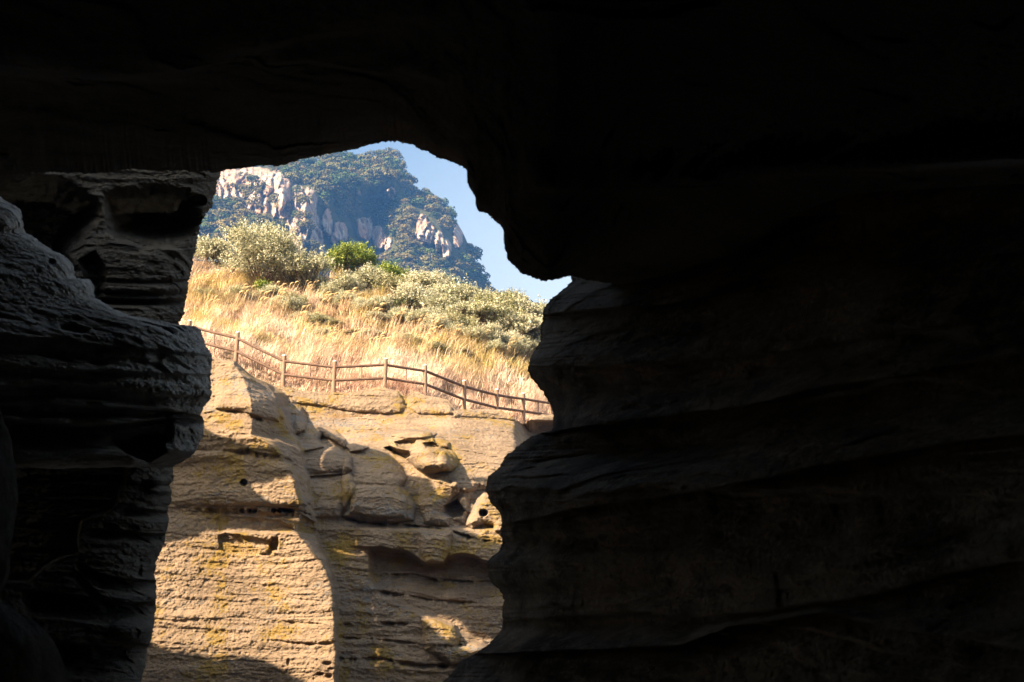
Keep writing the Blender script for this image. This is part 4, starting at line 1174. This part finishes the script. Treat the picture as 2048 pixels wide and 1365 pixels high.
ORD = ['first', 'second', 'third', 'fourth', 'fifth', 'sixth', 'seventh', 'eighth', 'ninth', 'tenth']
bpy.context.view_layer.update()
post_px = [a for a, b, c_ in POSTS[1:9]]
bins = {}
for o_ in [q_ for q_ in COL.objects if q_.parent is None and q_.get('group')]:
    lab_ = o_['label']
    if sum(1 for q_ in COL.objects if q_.get('label') == lab_) < 2: continue
    x_, y_, d__ = proj(np.array(o_.matrix_world.translation))
    k_ = int(np.argmin([abs(x_ - a) for a in post_px]))
    bins.setdefault((lab_, k_), []).append((-float(y_), o_.name))
SHORT = {'silver-leaved': 'silver thicket shrub', 'knee-high': 'knee-high silver fringe shrub', 'ankle-high': 'ankle-high olive scrub patch', 'small plumed': 'small plumed silvergrass', 'low brown-tinged': 'brown-tinged twiggy shrub'}
for (lab_, k_), mem in bins.items():
    nm = next(v_ for a, v_ in SHORT.items() if lab_.startswith(a))
    mem.sort(reverse=False)
    for r_, (_, on) in enumerate(mem):
        t_ = nm + ' in line above the ' + ORD[k_] + ' railing post'
        if len(mem) > 1: t_ += ', ' + (ORD[r_] + ' up from the railing')
        bpy.data.objects[on]['label'] = t_

# ================================================================== MOUNTAIN
MS = [(-200, 330), (250, 320), (450, 322), (560, 330), (600, 326), (640, 318), (662, 312), (690, 312), (712, 318), (735, 318), (757, 311), (775, 310), (788, 316), (800, 332), (812, 350), (820, 368), (826, 388), (845, 392),
      (865, 395), (880, 404), (895, 420), (912, 440), (925, 462), (934, 482), (943, 498), (950, 515), (952, 532), (962, 552), (972, 574), (985, 592), (1000, 596), (1020, 600), (1045, 608), (1070, 616),
      (1090, 628), (1150, 655), (1400, 720)]
xs = np.arange(-200, 1400, 2.0); tt = np.linspace(0, 1, 260) ** 1.1
X, T = np.meshgrid(xs, tt)
Yt = lerpc(MS, X) + 2
Y = Yt + T * (900 - Yt)
def mount_depth(X, Y, Yt):
    D = 640 - 0.34 * (Y - 310).clip(0, 420)
    D = D + lerpc([(300, -20), (620, -10), (800, 20), (960, 40), (1100, 110), (1400, 200)], X)
    D = D + 60 * np.exp(-((Y - Yt) / 26.0))
    # right flank of the first peak, valley and second ridge
    lx = lerpc([(310, 800), (350, 795), (400, 770), (520, 740), (620, 720)], Y)
    v = np.where(X < lx, np.clip(1 - (lx - X) / 150, 0, 1), np.clip(1 - (X - lx) / 60, 0, 1))
    D = D + 55 * v * sstep(350, 430, Y)
    rx_ = lerpc([(310, 790), (340, 800), (380, 812), (420, 830), (700, 900)], Y)
    D = D + 0.9 * (X - rx_).clip(0) * sstep(400, 370, Y)
    r2 = lerpc([(380, 850), (430, 870), (520, 905), (600, 940)], Y)
    D = D + 0.55 * (X - r2).clip(0, 90) * sstep(380, 400, Y)
    # rock buttresses
    q = np.stack([X * 0.07, Y * 0.045, X * 0], -1)
    Xw = X + 5 * fbm(q, 4, 603, 0.6); Yw = Y + 9 * fbm(q + 9, 4, 604, 0.6)
    for cx, cy, rx2, ry2, h in ROCKS:
        D = D - h * np.minimum(1, 1.7 * blob(cx, cy, rx2, ry2, Xw, Yw))
    # face at left with ribs
    m = pill(FACE, X, Y, 50)
    q = np.stack([X * 0.055, Y * 0.012, X * 0], -1)
    D = D - m * 6 + m * 14 * fbm(q, 4, 601)
    D = D + 5 * m * sstep(500, 490, X) * sstep(470, 480, X)
    D = D - 12 * pill([(520, 335), (585, 340), (580, 400), (560, 430), (540, 390), (515, 370)], X, Y, 20)
    return D
ROCKS = [(601, 420, 13, 46, 10), (621, 428, 12, 46, 9), (606, 462, 10, 30, 7), (586, 472, 9, 24, 6), (600, 492, 9, 20, 5), (632, 480, 14, 22, 6), (845, 458, 13, 32, 9), (861, 470, 12, 26, 5), (879, 482, 9, 20, 8),
         (893, 498, 10, 18, 7), (729, 458, 17, 26, 7), (757, 476, 14, 24, 7), (773, 488, 8, 14, 5), (656, 448, 11, 30, 7), (682, 466, 15, 22, 7), (669, 478, 8, 14, 4), (782, 384, 10, 12, 5), (717, 386, 5, 6, 3),
         (915, 470, 10, 26, 3), (628, 502, 18, 18, 5), (640, 505, 7, 9, 4)]
FACE = [(425, 338), (520, 330), (570, 346), (590, 372), (632, 385), (634, 470), (660, 520), (600, 530), (572, 440), (500, 432), (468, 402), (420, 404)]
Dm = mount_depth(X, Y, Yt)
p = P(X, Y, Dm)
Dm = Dm + 6 * fbm(p * 0.03, 4, 611) 
rib = fbm(p * np.array([0.22, 0.1, 0.035]), 4, 621, 0.6)
rmask = sstep(-8, 14, sd(FACE, X, Y) + 22 * fbm(np.stack([X * 0.05, Y * 0.02, X * 0], -1), 4, 636, 0.6))
q = np.stack([X * 0.07, Y * 0.045, X * 0], -1)
Xw = X + 5 * fbm(q, 4, 603, 0.6); Yw = Y + 9 * fbm(q + 9, 4, 604, 0.6)
for cx, cy, rx2, ry2, h in ROCKS: rmask = np.maximum(rmask, (blob(cx, cy, rx2, ry2, Xw, Yw) > 0.1) * 1.0)
colw = X / 17.0 + 1.6 * fbm(np.stack([X * 0.02, Y * 0.012, X * 0], -1), 3, 635)
ck_ = np.floor(colw); cf_ = colw - ck_
ca_ = hash3(ck_.astype(np.int64), (Y / 60 + ck_ * 0.37).astype(np.int64), ck_.astype(np.int64) * 0, 9)
Dm = Dm - sstep(0.1, 0.6, rmask) * 7.0 * (0.3 + ca_) * cf_ ** 0.8 * sstep(1.0, 0.86, cf_)
rib2 = 1 - np.abs(fbm(p * np.array([0.35, 0.15, 0.05]), 3, 622)) * 3
Dm = Dm + rmask * (3.0 * rib + 2.0 * rib2.clip(-0.5, 1) + 2.5 * fbm(np.stack([X * 0.17, Y * 0.022, X * 0], -1), 3, 633, 0.65) + 1.8 * fbm(p * np.array([0.6, 0.3, 0.22]), 3, 631))
V = P(X, Y, Dm)
rim = [V[0] + np.array([0, a, -b]) for a, b in ((260, 190), (120, 50), (50, 10))]
V = np.concatenate([np.array(rim), V], 0)
V[-1, :, 2] = -4
mt = NT('mountain_surface', 0.95, 0.1)
a = mt.n('ShaderNodeAttribute', attribute_name='tint')
n1 = mt.noise(mt.coord((1, 1, 0.2)), 0.30, 8, 0.72); n2 = mt.noise(mt.coord(), 0.09, 6, 0.65)
rock = mt.ramp(n1, [(0.32, (0.15, 0.115, 0.09)), (0.46, (0.33, 0.275, 0.23)), (0.62, (0.55, 0.49, 0.43))])
rock = mt.mix(mt.ramp(n2, [(0.42, (0, 0, 0)), (0.6, (0.7, 0.7, 0.7))]), rock, (0.34, 0.19, 0.12))
soil = mt.ramp(n1, [(0.3, (0.03, 0.035, 0.012)), (0.7, (0.09, 0.09, 0.04))])
n3 = mt.noise(mt.coord((1, 1, 0.16)), 0.55, 6, 0.7)
crk = mt.ramp(n3, [(0.36, (0.12, 0.12, 0.12)), (0.47, (1, 1, 1))])
rock = mt.mix(crk, (0.13, 0.085, 0.055), rock)
mt.l(mt.mix(a.outputs['Color'], soil, rock), mt.b.inputs['Base Color'])
mt.l(mt.bump(n1, 1.0, 2.5), mt.b.inputs['Normal'])
rm = np.concatenate([np.zeros((3, X.shape[1])), sstep(0.1, 0.5, rmask)], 0).reshape(-1, 1)
o = grid_obj('mountain', V, mt.m, flip=True, col=np.repeat(rm, 3, 1))
tag(o, kind='structure')

# forest: crowns seated on the mountain
M_leaf = tint_mat('far_leaf', 0.8, 0.15, jitter=0.2, scale=0.1)
fx, fy = [], []
for k in range(9000):
    x_ = rng.uniform(330, 1180); 
    yt_ = float(lerpc(MS, x_)); y_ = yt_ + rng.uniform(0, 1) ** 1.1 * (660 - yt_)
    if y_ > 660: continue
    fx.append(x_); fy.append(y_)
fx, fy = np.array(fx), np.array(fy)
rm2 = pill(FACE, fx, fy - 4, 14)
for cx, cy, rx2, ry2, h in ROCKS: rm2 = np.maximum(rm2, 1.0 * (blob(cx, cy + 7, rx2 + 11, ry2 + 15, fx, fy) > 0))
nz = fbm(np.stack([fx * 0.03, fy * 0.03, fx * 0], -1), 2, 641)
keep = (rm2 < 0.1) | ((nz > 0.15) & (rng.random(len(fx)) < 0.16) & (pill(FACE, fx, fy, 14) > 0.1) & (rm2 <= pill(FACE, fx, fy, 14) + 1e-6))
fx, fy = fx[keep], fy[keep]
# thin to keep crowns apart
cell = {}; kx = []
for i in range(len(fx)):
    c_ = (int(fx[i] / 8.5), int(fy[i] / 8.0))
    if c_ in cell: continue
    cell[c_] = 1; kx.append(i)
fx, fy = fx[kx], fy[kx]
ix = np.clip(np.searchsorted(xs, fx), 0, len(xs) - 1)
Ycol = Y[:, ix]; iy = np.abs(Ycol - fy[None]).argmin(0)
fp = P(X[iy, ix], Y[iy, ix], Dm[iy, ix])
nC = len(fx)
print('crowns', nC)
prot = []
for k in range(6):
    r = np.random.default_rng(700 + k)
    lob = 11
    cc_ = r.normal(0, 1, (lob, 3)); cc_ /= np.linalg.norm(cc_, axis=1)[:, None]; cc_ *= np.array([0.62, 0.62, 0.42]); cc_[:, 2] += 0.15
    m = 430
    li = r.integers(0, lob, m); d1 = r.normal(0, 1, (m, 3)); d1 /= np.linalg.norm(d1, axis=1)[:, None]; d1[:, 2] = np.abs(d1[:, 2]) * 0.8 + d1[:, 2] * 0.2
    c_ = cc_[li] + d1 * 0.40
    nrm = d1 + r.normal(0, 0.35, (m, 3)); nrm /= np.linalg.norm(nrm, axis=1)[:, None]
    a1 = np.cross(nrm, r.normal(0, 1, (m, 3))); a1 /= np.linalg.norm(a1, axis=1)[:, None]; a2 = np.cross(nrm, a1)
    L = r.uniform(0.06, 0.14, (m, 1))
    q_ = np.stack([c_ - a1 * L, c_ + a2 * L * .7, c_ + a1 * L, c_ - a2 * L * .7], 1)
    prot.append(q_)
Vs, Cs = [], []
for i in range(nC):
    q_ = prot[i % 6]
    s_ = 1.5 + 3.1 * rng.random() ** 1.5; a = rng.uniform(0, 6.28); ca, sa = math.cos(a), math.sin(a)
    R3 = np.array([[ca, -sa, 0], [sa, ca, 0], [0, 0, 1]])
    v = (q_ @ R3.T) * s_ * np.array([1, 1, rng.uniform(0.8, 1.15)]) + fp[i] + np.array([0, 0, s_ * 0.25])
    Vs.append(v.reshape(-1, 3))
    tone = rng.random()
    base_c = np.array([0.065, 0.070, 0.020]) * (1 - tone) + np.array([0.14, 0.11, 0.04]) * tone
    if rng.random() < 0.25: base_c = np.array([0.05, 0.075, 0.02])
    cj = base_c[None] * np.repeat(rng.uniform(0.8, 1.2, (len(q_), 1)), 4, 0)
    Cs.append(cj)
Vf = np.concatenate(Vs); Cf = np.concatenate(Cs)
o = mesh_np('forest', Vf, np.arange(len(Vf)).reshape(-1, 4), M_leaf, smooth=False, col=Cf)
tag(o, 'dense evergreen forest cloaking the steep rocky mountain', 'forest', kind='stuff')

# ================================================================== HAZE
hz = bpy.data.materials.new('haze_air'); hz.use_nodes = True
nt_ = hz.node_tree; nt_.nodes.remove(nt_.nodes['Principled BSDF'])
pv = nt_.nodes.new('ShaderNodeVolumePrincipled')
pv.inputs['Color'].default_value = (0.13, 0.38, 1.0, 1)
pv.inputs['Density'].default_value = 0.00026
pv.inputs['Anisotropy'].default_value = 0.0
nt_.links.new(pv.outputs[0], nt_.nodes['Material Output'].inputs['Volume'])
x0, x1, y0, y1, z0, z1 = -1010, 1010, -720, 1320, -6.5, 325
V = np.array([(x, y, z) for z in (z0, z1) for y in (y0, y1) for x in (x0, x1)], float)
Fb = np.array([(0, 2, 3, 1), (4, 5, 7, 6), (0, 1, 5, 4), (2, 6, 7, 3), (0, 4, 6, 2), (1, 3, 7, 5)])
o = mesh_np('haze', V, Fb, hz, smooth=False)
tag(o, kind='stuff')
